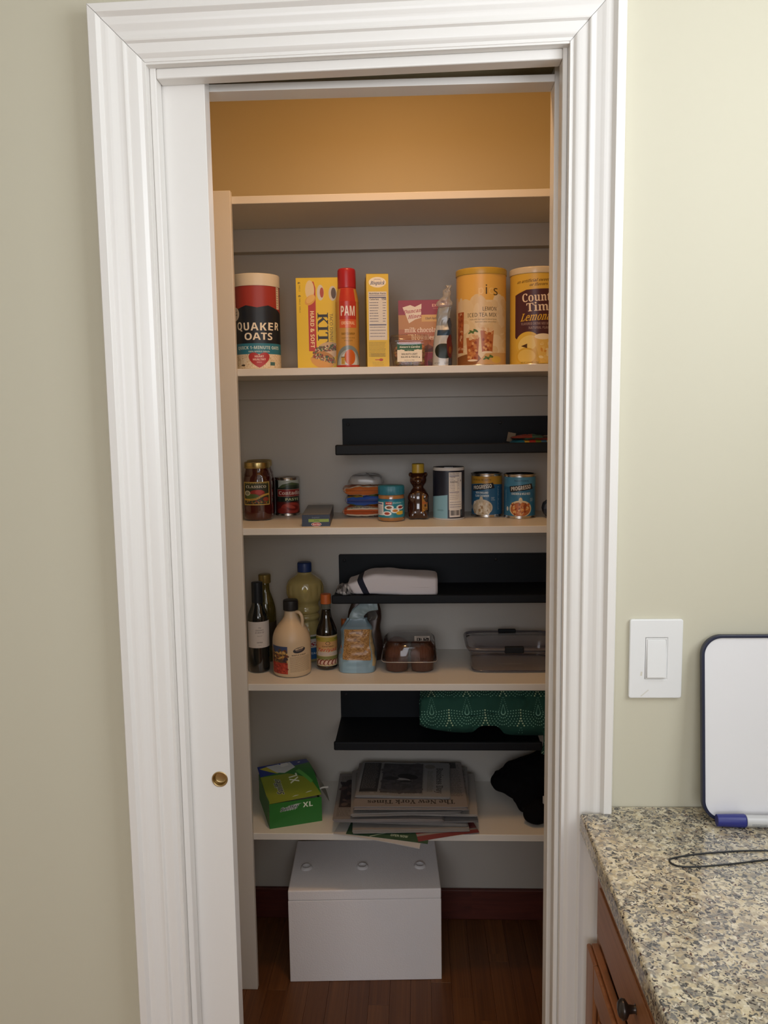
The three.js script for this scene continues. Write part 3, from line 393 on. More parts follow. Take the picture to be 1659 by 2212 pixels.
{ // pasta box lying flat
  const t = canvasTex(520, 240, (g, w, h) => { R(g, '#18243c', 0, 0, w, h); T(g, 'Spaghetti', 250, 56, 34, '#7c8698', { i: 1 }); R(g, '#8aa43c', 120, 88, 380, 62); T(g, 'THIN', 270, 120, 40, '#4c6a1c', { b: 1 }); E(g, '#d8d2c8', 265, 196, 95, 40); E(g, '#a83030', 265, 196, 85, 33); T(g, 'Barilla', 265, 196, 44, '#efe0d8', { b: 1, w: 130 }); });
  const o = thing('pasta_box', 'flat navy pasta box lying with its end to the shelf edge', 'box', [-.1775, Y3, -.7905], .06), m = M(lin(.02, .028, .055), .4), g = new THREE.BoxGeometry(.074, .031, .24); g.translate(0, .0155, -.12);
  part('carton', g, [m, m, M(lin(.10, .10, .105), .35), m, print(t, .4), m], o); part('end_flap', box(-.0368, .0368, .0006, .0304, 0, .0006), print(t, .4), o).geometry.attributes.uv.array.set([]);
  { const e = o.children[1].geometry, p = e.attributes.position, u = e.attributes.uv; for (let i = 0; i < p.count; i++) u.setXY(i, p.getX(i) / .0736 + .5, p.getY(i) / .031); }
  const w = new THREE.PlaneGeometry(.066, .012); w.rotateX(-Math.PI / 2); w.translate(0, .0314, -.012); part('window_film', w, M(lin(.32, .28, .2), .3, { side: THREE.DoubleSide }), o);
}
function pillow(w, d, h, s, sag = 0) {
  const f = (sg) => grid((u, v) => { const uu = sg > 0 ? u : 1 - u, e = Math.pow(Math.max(Math.sin(Math.PI * uu), 0), .3) * Math.pow(Math.max(Math.sin(Math.PI * v), 0), .22); const x = (uu - .5) * w, z = (v - .5) * d, n = sn(uu * 6 + s, v * 5, s) * .0036 + sn(uu * 15, v * 13, s + 3) * .0018; return V(x + sn(v * 9, s, 1) * .0015 * (Math.abs(uu - .5) > .47 ? 1 : 0), h / 2 + sg * (e * h / 2 + .0004) + n * e - sag * (uu - .5) * (uu - .5) * 4, z); }, 30, 24);
  return plain([f(1), f(-1)]);
}
{ // instant noodle packs
  const tex = (bg, bands, txt, tc) => canvasTex(512, 512, (g, w, h) => { R(g, bg, 0, 0, w, h); for (const [c, x, y, a, b] of bands) R(g, c, x, y, a, b); spots(g, ['#d8b070', '#e8d8b0', '#b86a34'], 250, 180, 200, 180, 40, 24); if (txt) { for (const y of [455, 52]) T(g, txt, 250, y, 60, tc, { b: 1, f: 'serif', w: 300, st: '#e8dcc8', lw: 10 }); } for (const x of [4, 486]) for (let y = 0; y < h; y += 14) R(g, '#c8c0b4', x, y, 22, 6); });
  const ms = [print(tex('#b5522a', [['#d8cbb8', 0, 380, 512, 20], ['#8c3020', 30, 200, 160, 120], ['#d8c4ac', 60, 14, 400, 84], ['#c8b8a0', 0, 110, 512, 12]], 'Top Ramen', '#2a2024'), .3), print(tex('#1d3f86', [['#c9b23a', 30, 40, 190, 150], ['#6d8a3c', 300, 50, 170, 140], ['#2b55a4', 0, 10, 512, 24], ['#c9b23a', 30, 320, 190, 150]], '', ''), .3), print(tex('#b8632e', [['#d8cdb8', 0, 30, 512, 40], ['#8c3a20', 0, 86, 512, 30], ['#d8cdb8', 0, 140, 512, 16], ['#d8cdb8', 0, 430, 512, 40]], '', ''), .3)];
  const L = ['orange instant noodle packet at the bottom of its stack', 'blue and yellow instant noodle packet in the middle of its stack', 'orange instant noodle packet under the clear wrapper'];
  const O = [[-.062, 0, -.06], [-.058, .031, .05], [-.064, .060, .1]];
  O.forEach(([x, y, a], i) => { const p = solo('noodle_packet', pillow(.118, .095, .032, i * 7 + 1, 0), ms[i], L[i], 'noodle packet', [x, Y3 + .0012 + y, -1.01], a, 'stacked instant noodle packets'); });
  const w = solo('clear_wrapper', grid((u, v) => { const a = u * Math.PI * 2, k = [1, 1.02, .95, .75, .4, 0][Math.round(v * 5)], y = [0, .010, .018, .023, .025, .0255][Math.round(v * 5)]; const n = sn(Math.cos(a) * 3, Math.sin(a) * 3, v * 4); return V(sgnpow(Math.cos(a), .6) * .050 * k * (1 + .1 * n), y * (1 + .3 * n) + .0005, sgnpow(Math.sin(a), .6) * .040 * k); }, 40, 5, true), M(lin(.55, .54, .53), .18, { transmission: .45, thickness: 0, roughness: .25 }), 'crinkled grey plastic wrapper on top of the noodle packets', 'wrapper', [-.056, Y3 + .094, -1.01]);
}
{ // peanut butter
  const t = canvasTex(640, 400, (g, w, h) => { R(g, '#2b8499', 0, 0, w, h); R(g, '#1f6f92', 0, 0, w, 40); R(g, '#dcdcda', 70, 70, 140, 280); R(g, '#5a5a8c', 85, 90, 105, 30); lines(g, '#5a5a80', 85, 140, 105, 14, 14, 5); R(g, '#b63830', 240, 60, 90, 60); T(g, 'NEW', 285, 90, 34, '#f0e8e0', { b: 1 }); T(g, 'Delicious!', 420, 84, 36, '#bfe0e4', { i: 1, b: 1 }); for (const [x, y, c] of [[290, 180, '#7c4a2a'], [450, 180, '#8c2f2a'], [260, 310, '#a84a3a'], [370, 250, '#c8843c']]) { E(g, '#e6ecec', x, y, 62, 50); E(g, c, x, y, 38, 28); } E(g, '#d8b43a', 450, 300, 66, 40, -.2); spots(g, ['#2f94aa', '#247a90'], 480, 60, 150, 320, 30, 14); });
  const o = thing('peanut_butter_jar', 'jar of peanut butter with a teal screw lid', 'jar', [.019, Y3, -.8985], face(.019, -.8985)), r = .0365;
  part('jar_body', lathe(smoothProfile([[0, 0], [r - .005, 0], [r, .005], [r, .06], [r - .001, .07], [.033, .0755], [0, .0756]], 50)), M(lin(.36, .17, .06), .15, { clearcoat: 1 }), o);
  part('label', wrap(r + .0004, .012, .063, 0, 3.6), print(t, .3), o);
  const lid = grid((u, v) => { const pr = [[.0355, .0735], [.0362, .0745], [.0362, .094], [.035, .0975], [.033, .0985], [0, .0985]][Math.round(v * 5)]; const k = v > .1 && v < .5 ? 1 + .006 * Math.sign(Math.sin(u * 2 * Math.PI * 60)) : 1, a = -u * Math.PI * 2; return V(Math.sin(a) * pr[0] * k, pr[1], Math.cos(a) * pr[0] * k); }, 240, 5, true); part('lid', toCreasedNormals(lid.toNonIndexed(), .5), M(lin(.018, .16, .24), .35, { side: THREE.DoubleSide }), o);
}
{ // honey bear bottle
  const o = thing('honey_bottle', 'brown bear shaped honey bottle with a yellow cap', 'bottle', [.0935, Y3, -.935]);
  const f = (x, y, z) => { let d = ball(x, y, z, 0, .024, 0, .0295, .029, .027); d = smin(d, ball(x, y, z, 0, .056, 0, .0290, .036, .026), .012); d = smin(d, ball(x, y, z, 0, .110, 0, .0235, .0225, .0225), .008); for (const s of [-1, 1]) { d = smin(d, ball(x, y, z, s * .0205, .124, 0, .0062, .0062, .004), .004); d = smin(d, ball(x, y, z, s * .02, .062, .015, .009, .013, .010), .006); d = smin(d, ball(x, y, z, s * .016, .012, .018, .012, .012, .011), .006); } d = smin(d, ball(x, y, z, 0, .106, .021, .009, .007, .006), .005); return Math.max(d, .0006 - y); };
  part('bottle_body', sdfGeo(f, [0, .068, 0], .07, 56), M(lin(.042, .013, .007), .12, { clearcoat: 1, clearcoatRoughness: .05 }), o);
  const cg = []; part('cap', lathe([[0, .1285], [.0165, .1285], [.0172, .1295], [.0172, .152], [.016, .1545], [0, .155]]), M(lin(.46, .30, .03), .35), o);
  const t = canvasTex(200, 360, (g, w, h) => { R(g, '#8a5a2c', 0, 0, w, h); R(g, '#a87838', 10, 10, 180, 340); E(g, '#28482c', 100, 60, 60, 30); T(g, 'Honey', 100, 150, 54, '#c4382c', { b: 1, i: 1, f: 'serif' }); E(g, '#4a2a18', 100, 210, 30, 30); spots(g, ['#c8963c', '#7a4a20'], 30, 240, 140, 90, 20, 16); });
  part('label', wrap(.0292, .018, .068, .72, .75, 16), print(t, .4), o);
}
{ // salt canister
  const t = canvasTex(720, 520, (g, w, h) => { R(g, '#151b2c', 0, 0, w, h); P(g, '#7fb0c4', [[0, 300], [330, 262], [330, h], [0, h]]); canvasNut(g, 345, 18, 160); R(g, '#d9d6d2', 345, 20, 160, 320); canvasNut(g, 347, 20, 122); R(g, '#d9d6d2', 345, 330, 160, 12); T(g, 'Calories', 358, 122, 22, '#222', { b: 1, a: 'left' }); T(g, '0', 495, 110, 26, '#222', { b: 1, a: 'right' }); lines(g, '#c0c4cc', 350, 360, 120, 5, 13, 4); R(g, '#d8d4d0', 350, 425, 130, 82); for (let i = 0; i < 22; i++) R(g, '#23222a', 360 + i * 5, 432, rnd() < .5 ? 2 : 3.5, 56); T(g, 'IODIZED', 245, 430, 20, '#2a4c60'); lines(g, '#8aa8b4', 490, 360, 20, 10, 14, 4); });
  const o = thing('salt_canister', 'navy and pale blue salt canister showing its nutrition panel', 'canister', [.1785, Y3, -.9335], face(.1785, -.9335)), r = .0435;
  part('tube', lathe([[0, 0], [r, .0006], [r, .1435], [r - .001, .145], [r - .002, .1435], [0, .1432]]), M(lin(.6, .58, .55), .6), o);
  part('print_wrap', wrap(r + .0003, .005, .136, .1, 4.2), print(t, .45), o);
  part('top_disc', lathe([[0, .1436], [r - .0025, .1436]]), M(lin(.03, .035, .06), .5, { side: THREE.DoubleSide }), o);
  const sp = box(-.012, .012, .1437, .1447, .006, .032); part('spout', sp, mSteel, o);
}
solo('dark_packet', pillow(.06, .05, .05, 31), M(lin(.02, .035, .07), .4), 'dark blue packet half hidden by the right doorpost', 'packet', [.4685, Y3 + .0012, -.93]);
// ------------------------------------------------------------ things on the black ledges
{
  const z = -.965, t = canvasTex(512, 128, (g) => { R(g, '#c8b070', 0, 0, 512, 128); R(g, '#1d6a80', 0, 0, 120, 128); R(g, '#c89a30', 120, 0, 50, 128); R(g, '#b03428', 170, 0, 70, 128); R(g, '#6d7a2c', 240, 0, 60, 128); R(g, '#3a6a8c', 300, 0, 60, 128); for (let i = 0; i < 5; i++) E(g, '#d8cfae', 385 + i * 34, 70 + (i % 2) * 16, 18, 26); });
  const t2 = canvasTex(256, 64, (g) => { R(g, '#3a2c28', 0, 0, 256, 64); R(g, '#8c3a2c', 0, 0, 120, 64); R(g, '#3a5a4a', 120, 0, 60, 64); R(g, '#8c7c70', 190, 20, 66, 20); });
  solo('seed_packet', pillow(.13, .06, .02, 41), print(t, .5), 'striped multicoloured packet on the upper black ledge', 'packet', [.415, 1.4955, -.925], .1);
  solo('red_packet', pillow(.12, .06, .012, 45), print(t2, .5), 'thin red and grey packet lying on the striped packet', 'packet', [.41, 1.5135, -.93], -.05);
  const tg = box(-.011, .011, 0, .026, -.0007, .0007); const g = solo('paper_tag', tg, M(lin(.22, .16, .1), .7), 'small tan paper tag sticking up from the packets', 'tag', [.352, 1.5075, -.962], .1); g.rotation.z = -.2;
  solo('thin_leaf', pillow(.06, .02, .003, 47), M(lin(.2, .14, .09), .6), 'thin brown dry scrap on the upper black ledge', 'scrap', [.322, 1.5005, -.92], .1);
}
{ // folded towel and scrap of cloth
  const t = canvasTex(512, 64, (g) => { R(g, '#d8d2d4', 0, 0, 512, 64); R(g, '#1e2030', 66, 0, 38, 64); });
  const tw = (y0, s, k) => grid((u, v) => { const a = v * Math.PI * 2, ex = Math.pow(Math.max(Math.sin(Math.PI * clamp(u, .0005, .9995)), 0), .045); let x = mix(-.108, .145, u); const z = -.935 + sgnpow(Math.cos(a), .28) * .063 * Math.min(ex, 1), lift = sm(clamp((u - .02) / .35)) ; const y = (.024 + .009 * lift + .004 * Math.sin(u * 5)) + sgnpow(Math.sin(a), .35) * ((.018 + .012 * lift) * ex) * k; x -= (y - .02) * .55 * (1 - u) - .012 * (1 - u); return V(x, 1.0835 + y0 + Math.max(y, 0) + sn(u * 8, a, s) * .0012, z); }, 60, 40, false);
  solo('folded_towel', tw(0, 5, 1), print(t, .95, { sheen: .4, sheenRoughness: .8 }), 'folded white towel with one navy stripe on the middle ledge', 'towel');
  const t2 = canvasTex(128, 128, (g) => { R(g, '#8a8684', 0, 0, 128, 128); spots(g, ['#3a3838', '#c8c4c0', '#5a5656'], 0, 0, 128, 128, 90, 7); });
  solo('patterned_cloth', grid((u, v) => { const a = v * Math.PI * 2, n = sn(u * 5, Math.cos(a) * 2, 9); return V(mix(-.138, -.082, u) , 1.0832 + Math.max(0, .018 + sgnpow(Math.sin(a), .6) * (.017 + .006 * n) * Math.pow(Math.max(Math.sin(Math.PI * clamp(u, .01, .99)), 0), .4)), -.915 + Math.cos(a) * .035); }, 24, 24), print(t2, .9), 'crumpled grey patterned cloth tucked beside the white towel', 'cloth');
}
{ // green patterned bag
  const t = canvasTex(1024, 512, (g, w, h) => {
    R(g, '#1e4d40', 0, 0, w, h); const dots = (x, y, r, ry, a0, a1, c, s) => { const n = Math.max(8, Math.round((a1 - a0) * r / 13)); for (let i = 0; i <= n; i++) { const a = a0 + (a1 - a0) * i / n; E(g, c, x + Math.cos(a) * r, y + Math.sin(a) * ry, s, s); } };
    for (let row = -1; row < 4; row++) for (let k = -1; k < 6; k++) { const x = k * 205 + (row & 1) * 102, y = row * 170 + 40; g.save(); g.beginPath(); g.ellipse(x, y, 108, 128, 0, 0, Math.PI); g.lineTo(x - 108, y - 90); g.lineTo(x + 108, y - 90); g.closePath(); g.fillStyle = '#1e4d40'; g.fill(); g.restore(); for (let r = 1; r <= 7; r++) { const rr = 15.5 * r - 4; dots(x, y, rr, rr * 1.18, -.1, Math.PI + .1, r === 7 ? '#c4d8b0' : '#8cbca4', r === 7 ? 4.4 : 3.1); if (r < 3) for (const s of [-1, 1]) for (let q = 0; q < 8; q++) E(g, '#6fa08a', x + s * rr * (1 - q / 8), y - q * 10 * r * .6, 2.4, 2.4); } }
  });
  t.wrapS = t.wrapT = THREE.RepeatWrapping;
  const X0 = .094, X1 = .478;
  const bag = grid((u, v) => {
    const a = v * Math.PI * 2, x = mix(X0, X1, u), end = Math.pow(clamp(Math.sin(Math.PI * clamp(u * .5 + .008, 0, .5))), .13);
    const gap = Math.exp(-Math.pow((x - .290) / .046, 4)) * .045, sag = sm(clamp((x - .11) / .1)) * .012;
    const yb = .0128 + gap, yt = .160 - .015 * (1 - end);
    const cy = (yt + .0128) / 2, hy = (yt - .0128) / 2 * end;
    let y = cy + sgnpow(Math.sin(a), .6) * hy; y = mix(y, Math.max(y, yb), 1) + gap * .35 * (1 - clamp((y - yb) / .05)) * (y > yb ? 1 : 0);
    const n = sn(x * 22, a * 1.2, 2) * .010 + sn(x * 55, a * 2.5, 6) * .0045;
    let z = -.975 + sgnpow(Math.cos(a), .65) * .085 * end + n * Math.max(0, Math.cos(a));
    return V(x + sn(y * 30, a, 8) * .004, .6509 + Math.max(y + n * .3, .0122), Math.min(z, -.873));
  }, 110, 80);
  { const p = bag.attributes.position, uv = bag.attributes.uv; for (let i = 0; i < p.count; i++) uv.setXY(i, (p.getX(i) + sn(p.getX(i) * 6, p.getY(i) * 6, 3) * .012) * 2.05 + .03, (p.getY(i) - p.getZ(i) * .55) * 3.7 + sn(p.getX(i) * 9, 4, 4) * .07); }
  const o = thing('fabric_bag', 'dark green fabric bag with dotted scale pattern on the lowest ledge', 'bag'); part('bag_cloth', bag, print(t, .9, { side: THREE.DoubleSide }), o);
  const st = grid((u, v) => { const y = mix(.70, .63, v), zz = -.885 + .006 * Math.sin(v * 5); return V(mix(.4365, .468, u) + .003 * Math.sin(v * 4 + u * 3), y, zz + .01 * Math.sin(u * 6)); }, 10, 14); { const uv = st.attributes.uv; for (let i = 0; i < uv.count; i++) uv.setXY(i, uv.getX(i) * .1, uv.getY(i) * .5); }
  part('hanging_corner', st, print(t, .9, { side: THREE.DoubleSide }), o);
}
// ------------------------------------------------------------ fourth shelf: bottles, bag, muffins, container
{ // dark wine-style bottle
  const t = canvasTex(512, 480, (g, w, h) => { R(g, '#cfc7c0', 0, 0, w, h); T(g, 'The', 256, 110, 34, '#33302e', { i: 1, f: 'serif' }); T(g, 'Governor\u2019s', 256, 152, 42, '#33302e', { i: 1, f: 'serif', w: 150 }); T(g, '& Olive Oil', 256, 196, 40, '#33302e', { i: 1, f: 'serif', w: 160 }); T(g, 'Reserve', 256, 260, 24, '#77706a', { i: 1, f: 'serif' }); T(g, 'EXTRA', 256, 380, 30, '#33302e', { f: 'serif', b: 1 }); T(g, '750 ml', 256, 430, 18, '#77706a', { f: 'serif' }); });
  const o = thing('dark_bottle', 'nearly black glass bottle with a cream label beside the upright board', 'bottle', [-.3595, Y4, -.8865], face(-.3595, -.8865)), r = .0300;
  part('glass', lathe(smoothProfile([[0, .002], [.020, .0005], [r - .002, .001], [r, .006], [r, .150], [r - .0015, .163], [r - .009, .180], [.0155, .195], [.0150, .215], [.0150, .243], [.0142, .246], [0, .2462]], 90)), M(lin(.006, .009, .010), .06, { clearcoat: 1 }), o);
  part('capsule', lathe([[.0157, .196], [.0160, .197], [.0158, .253], [.0148, .2545], [0, .255]]), M(lin(.008, .012, .018), .35), o);
  part('label', wrap(r + .0003, .073, .147, .1, 2.6), print(t, .6), o);
}
{ // oil bottle with gold cap
  const o = thing('olive_oil_bottle', 'green gold oil bottle with a gold cap behind the dark bottle', 'bottle', [-.356, Y4, -.985], face(-.356, -.985)), r = .0305;
  part('glass', lathe(smoothProfile([[0, .001], [r - .002, .001], [r, .006], [r, .15], [r - .004, .172], [.019, .195], [.0135, .210], [.0130, .238], [0, .2384]], 80)), M(lin(.07, .055, .012), .08, { clearcoat: 1 }), o);
  part('cap', lathe([[.0136, .232], [.0175, .2325], [.0178, .255], [.0165, .2575], [0, .258]]), M(lin(.26, .19, .06), .35, { metalness: .6 }), o);
  part('label', wrap(r + .0003, .05, .12, .3, 2.6), M(lin(.05, .035, .02), .5), o);
}
{ // vegetable oil bottle
  const o = thing('vegetable_oil_bottle', 'large clear yellow vegetable oil bottle with embossed bands and a blue cap', 'bottle', [-.2405, Y4, -1.0], face(-.2405, -1.0)), r = .0525;
  const prof = smoothProfile([[0, .0015], [r - .006, .001], [r, .008], [r, .085], [r - .004, .098], [r - .012, .110], [r - .015, .120], [r - .009, .126], [r - .009, .134], [r - .015, .140], [r - .009, .146], [r - .009, .154], [r - .013, .162], [r - .010, .172], [r - .003, .182], [r, .192], [r + .0005, .226], [r - .004, .238], [.03, .250], [.0205, .256], [.0195, .262], [0, .2622]], 150);
  const g = lathe(prof, 96); { const p = g.attributes.position; for (let i = 0; i < p.count; i++) { const y = p.getY(i), a = Math.atan2(p.getX(i), p.getZ(i)), rr = Math.hypot(p.getX(i), p.getZ(i)); if (rr > .03) { let k = 1; if (y > .188 && y < .23) k += .05 * Math.abs(Math.sin(a * 8 + (y - .21) * 0)) * Math.sin((y - .188) / .042 * Math.PI); p.setX(i, p.getX(i) * k); p.setZ(i, p.getZ(i) * k); } } g.computeVertexNormals(); }
  part('filled_bottle', g, M(lin(.74, .62, .26), .08, { transmission: .55, thickness: 0, clearcoat: 1, clearcoatRoughness: .05 }), o);
  part('cap', lathe([[.0205, .262], [.0208, .263], [.0208, .286], [.019, .2895], [0, .290]]), M(lin(.012, .035, .14), .4), o);
  const t = canvasTex(512, 300, (g2) => { R(g2, '#c8c2ba', 0, 0, 512, 300); E(g2, '#a02c2c', 120, 40, 40, 24); R(g2, '#4a5a34', 150, 20, 240, 30); T(g2, 'Crisco', 256, 110, 90, '#a02a30', { b: 1, i: 1, f: 'serif', w: 300 }); R(g2, '#2c5c8c', 0, 160, 512, 140); T(g2, 'PURE VEGETABLE OIL', 256, 230, 34, '#cfd8de', { b: 1 }); });
  part('label', wrap(r + .0005, .012, .084, .2, 3.4), print(t, .4), o);
}
{ // maple syrup jug
  const t = canvasTex(620, 420, (g, w, h) => { R(g, '#cbb493', 0, 0, w, h); R(g, '#3c4a6c', 0, 0, 250, 120); R(g, '#c0914c', 0, 100, 250, 170); spots(g, ['#3a3038', '#8c5a34', '#5a4638', '#c8a05c', '#6c3a2c'], 10, 60, 230, 200, 60, 22); R(g, '#ac3a2c', 0, 250, 250, 170); spots(g, ['#8c2a20', '#c04a34'], 0, 260, 240, 150, 30, 18); E(g, '#2a2a32', 400, 60, 82, 42, -.2); E(g, '#cbb493', 400, 40, 60, 14, -.2); E(g, '#6a5a58', 400, 62, 50, 14, -.2); T(g, 'Pure', 400, 40, 24, '#2a2a32', { i: 1, f: 'serif' }); T(g, 'MAPLE SYRUP', 395, 134, 26, '#3a302a', { b: 1, w: 190 }); lines(g, '#6a5a48', 280, 160, 280, 17, 14, 4); });
  const o = thing('syrup_jug', 'cream plastic maple syrup jug with a small ring handle and black cap', 'jug', [-.263, Y4, -.8645], face(-.263, -.8645)), r = .0530;
  const m = M(lin(.60, .46, .30), .4);
  part('jug_body', lathe(smoothProfile([[0, .002], [r - .008, .0005], [r - .002, .003], [r, .010], [r, .094], [r - .0012, .107], [r - .005, .120], [r - .012, .133], [.032, .1455], [.0245, .1535], [.0190, .163], [.0170, .182], [0, .1822]], 100)), m, o);
  const hp = new THREE.CatmullRomCurve3([V(.014, .176, .012), V(.022, .176, .018), V(.0285, .168, .021), V(.031, .155, .021), V(.0305, .140, .020), V(.030, .128, .018)]); part('handle', new THREE.TubeGeometry(hp, 30, .0046, 12), m, o);
  part('cap', lathe([[0, .18], [.0195, .18], [.0208, .1815], [.0208, .205], [.0195, .2085], [0, .209]]), M(lin(.012, .013, .015), .4), o);
  part('label', wrap(r + .0004, .012, .089, .02, 2.6), print(t, .5), o);
}
{ // teriyaki sauce
  const t = canvasTex(460, 620, (g, w, h) => { R(g, '#c2b08a', 0, 0, w, h); P(g, '#a9953c', [[0, 20], [460, 40], [460, 150], [0, 130]]); R(g, '#c99a64', 0, 120, w, 150); R(g, '#6a7a34', 30, 60, 80, 20); R(g, '#6a7a34', 340, 60, 80, 20); g.strokeStyle = '#3a2c14'; g.lineWidth = 7; g.beginPath(); for (let i = 0; i <= 6; i++) { const a = i * Math.PI / 3; g.lineTo(230 + Math.cos(a) * 34, 150 + Math.sin(a) * 34); } g.stroke(); T(g, 'Gourmet', 230, 212, 44, '#3a2c14', { b: 1, f: 'serif', w: 180 }); T(g, 'Teriyaki', 230, 288, 92, '#c8401c', { b: 1, i: 1, w: 360 }); R(g, '#d0c0b4', 60, 335, 340, 70); lines(g, '#9a8478', 100, 350, 260, 3, 18, 5); P(g, '#7c7c44', [[0, 420], [460, 420], [460, 500], [0, 480]]); for (let i = 0; i < 6; i++) { E(g, '#7c2c20', 70 + i * 62, 540, 34, 62, .4); E(g, '#d8b8a4', 76 + i * 62, 545, 22, 48, .4); } });
  const o = thing('teriyaki_bottle', 'dark teriyaki sauce bottle with an orange cap and bright label', 'bottle', [-.170, Y4, -.9105], face(-.170, -.9105)), r = .0298;
  part('liquid_bottle', lathe(smoothProfile([[0, .002], [r - .006, .0005], [r - .001, .004], [r, .010], [r, .103], [r - .001, .113], [r - .008, .132], [.0155, .148], [.0135, .163], [.0133, .172], [0, .1722]], 80)), M(lin(.008, .006, .006), .07, { clearcoat: 1 }), o);
  part('clear_neck', lathe([[.0134, .172], [.0131, .188], [.0131, .19]]), M(lin(.35, .36, .30), .1, { transmission: .7, thickness: 0 }), o);
  part('cap', lathe([[0, .187], [.0148, .187], [.0152, .188], [.0147, .2125], [.0138, .2145], [0, .215]]), M(lin(.55, .13, .025), .45), o);
  part('label', wrap(r + .0004, .013, .100, .1, 2.9), print(t, .45), o);
}
{ // oat bag and dark bag behind
  const t = canvasTex(1024, 768, (g, w, h) => { R(g, '#6f8795', 0, 0, w, h); R(g, '#7d99a8', 0, 560, w, 208); P(g, '#98703f', [[405, 140], [640, 140], [625, 590], [400, 575]]); for (let i = 0; i < 1500; i++) { const x = 405 + rnd() * 220, y = 145 + rnd() * 430; E(g, ['#ab8350', '#8a6234', '#b9925c', '#79552c', '#a67a45'][i % 5], x, y, 8, 4.5, rnd() * 3); } P(g, '#a8946c', [[640, 150], [740, 160], [735, 640], [700, 690], [640, 670], [650, 590]]); lines(g, '#5a5040', 655, 330, 70, 9, 20, 6); R(g, '#647c8a', 0, 0, w, 110); P(g, '#86a6b6', [[420, 610], [512, 600], [512, 768], [400, 768]]); spots(g, ['#b86a3a', '#8c5a44'], 300, 380, 60, 160, 8, 14); });
  const o = thing('grain_bag', 'pale blue bag of oats with a clear window and folded over top', 'bag', [-.0825, Y4, -.8925], 0);
  part('bag_body', grid((u, v) => { const a = u * Math.PI * 2 - Math.PI / 2, y = v * .148, k = v < .78 ? 1 : 1 - sm((v - .78) / .22) * .40; const wx = (.0505 - .006 * sm(v) + .003 * Math.sin(v * 7)) * k, wz = (.036 - .008 * v) * (v < .7 ? 1 : 1 - sm((v - .7) / .3) * .86); const n = (sn(u * 12, v * 6, 2) * .0030 + sn(u * 26, v * 15, 4) * .0014) * Math.min(1, v * 5); return V(-sgnpow(Math.cos(a), .55) * (wx + n) + (v > .72 ? (v - .72) * .01 : 0), .0008 + y, sgnpow(Math.sin(a), .6) * (wz + n)); }, 72, 40, true), print(t, .35, { side: THREE.DoubleSide }), o);
  const spine = new THREE.CatmullRomCurve3([V(.001, .142, 0), V(.003, .158, .002), V(.015, .174, .006), V(.036, .184, .010), V(.060, .187, .012)]);
  part('folded_top', grid((u, v) => { const p = spine.getPoint(v), q = spine.getTangent(v), a = u * Math.PI * 2, w = mix(.032, .0150, Math.pow(v, .7)) * (1 + .14 * sn(v * 9, u * 3, 4)), tk = mix(.0052, .0012, v) * (1 + .8 * sn(v * 13, u * 9, 2)) + .0008; const nx = -q.y, ny = q.x; const zc = Math.cos(a), s = Math.sin(a); return V(p.x + nx * zc * w * .75, p.y + ny * zc * w * .75, p.z + s * tk); }, 28, 26, true), M(lin(.23, .31, .34), .35, { side: THREE.DoubleSide }), o);
  const o2 = thing('foil_bag', 'dark brown foil bag leaning on the wall behind the blue bag', 'bag', [-.078, Y4, -1.005], 0);
  part('bag_body', grid((u, v) => { const a = u * Math.PI * 2 - Math.PI / 2, wx = mix(.065, .040, sm(v)) + .003 * Math.sin(v * 11), wz = mix(.032, .004, sm(v)), n = sn(u * 10, v * 8, 12) * .003 * v; return V(-sgnpow(Math.cos(a), .6) * wx + .014 * v + n, .0008 + v * .186, sgnpow(Math.sin(a), .7) * wz + n - .02 * v); }, 56, 30, true), M(lin(.045, .022, .016), .28, { metalness: .2, side: THREE.DoubleSide }), o2);
  part('clear_fold', grid((u, v) => V(.018 + u * .028 + .004 * Math.sin(v * 9), .12 + v * .055, .022 - .02 * v + .004 * Math.sin(u * 5)), 8, 10), M(lin(.12, .11, .10), .15, { side: THREE.DoubleSide }), o2);
  const ot = canvasTex(64, 64, (g) => { R(g, '#8c4a1c', 0, 0, 64, 64); E(g, '#c86a2a', 30, 30, 14, 20); }); part('orange_seal', wrap(.012, .095, .125, 0, 1.6, 8).translate(-.048, 0, .014), print(ot, .5, { side: THREE.DoubleSide }), o2);
}
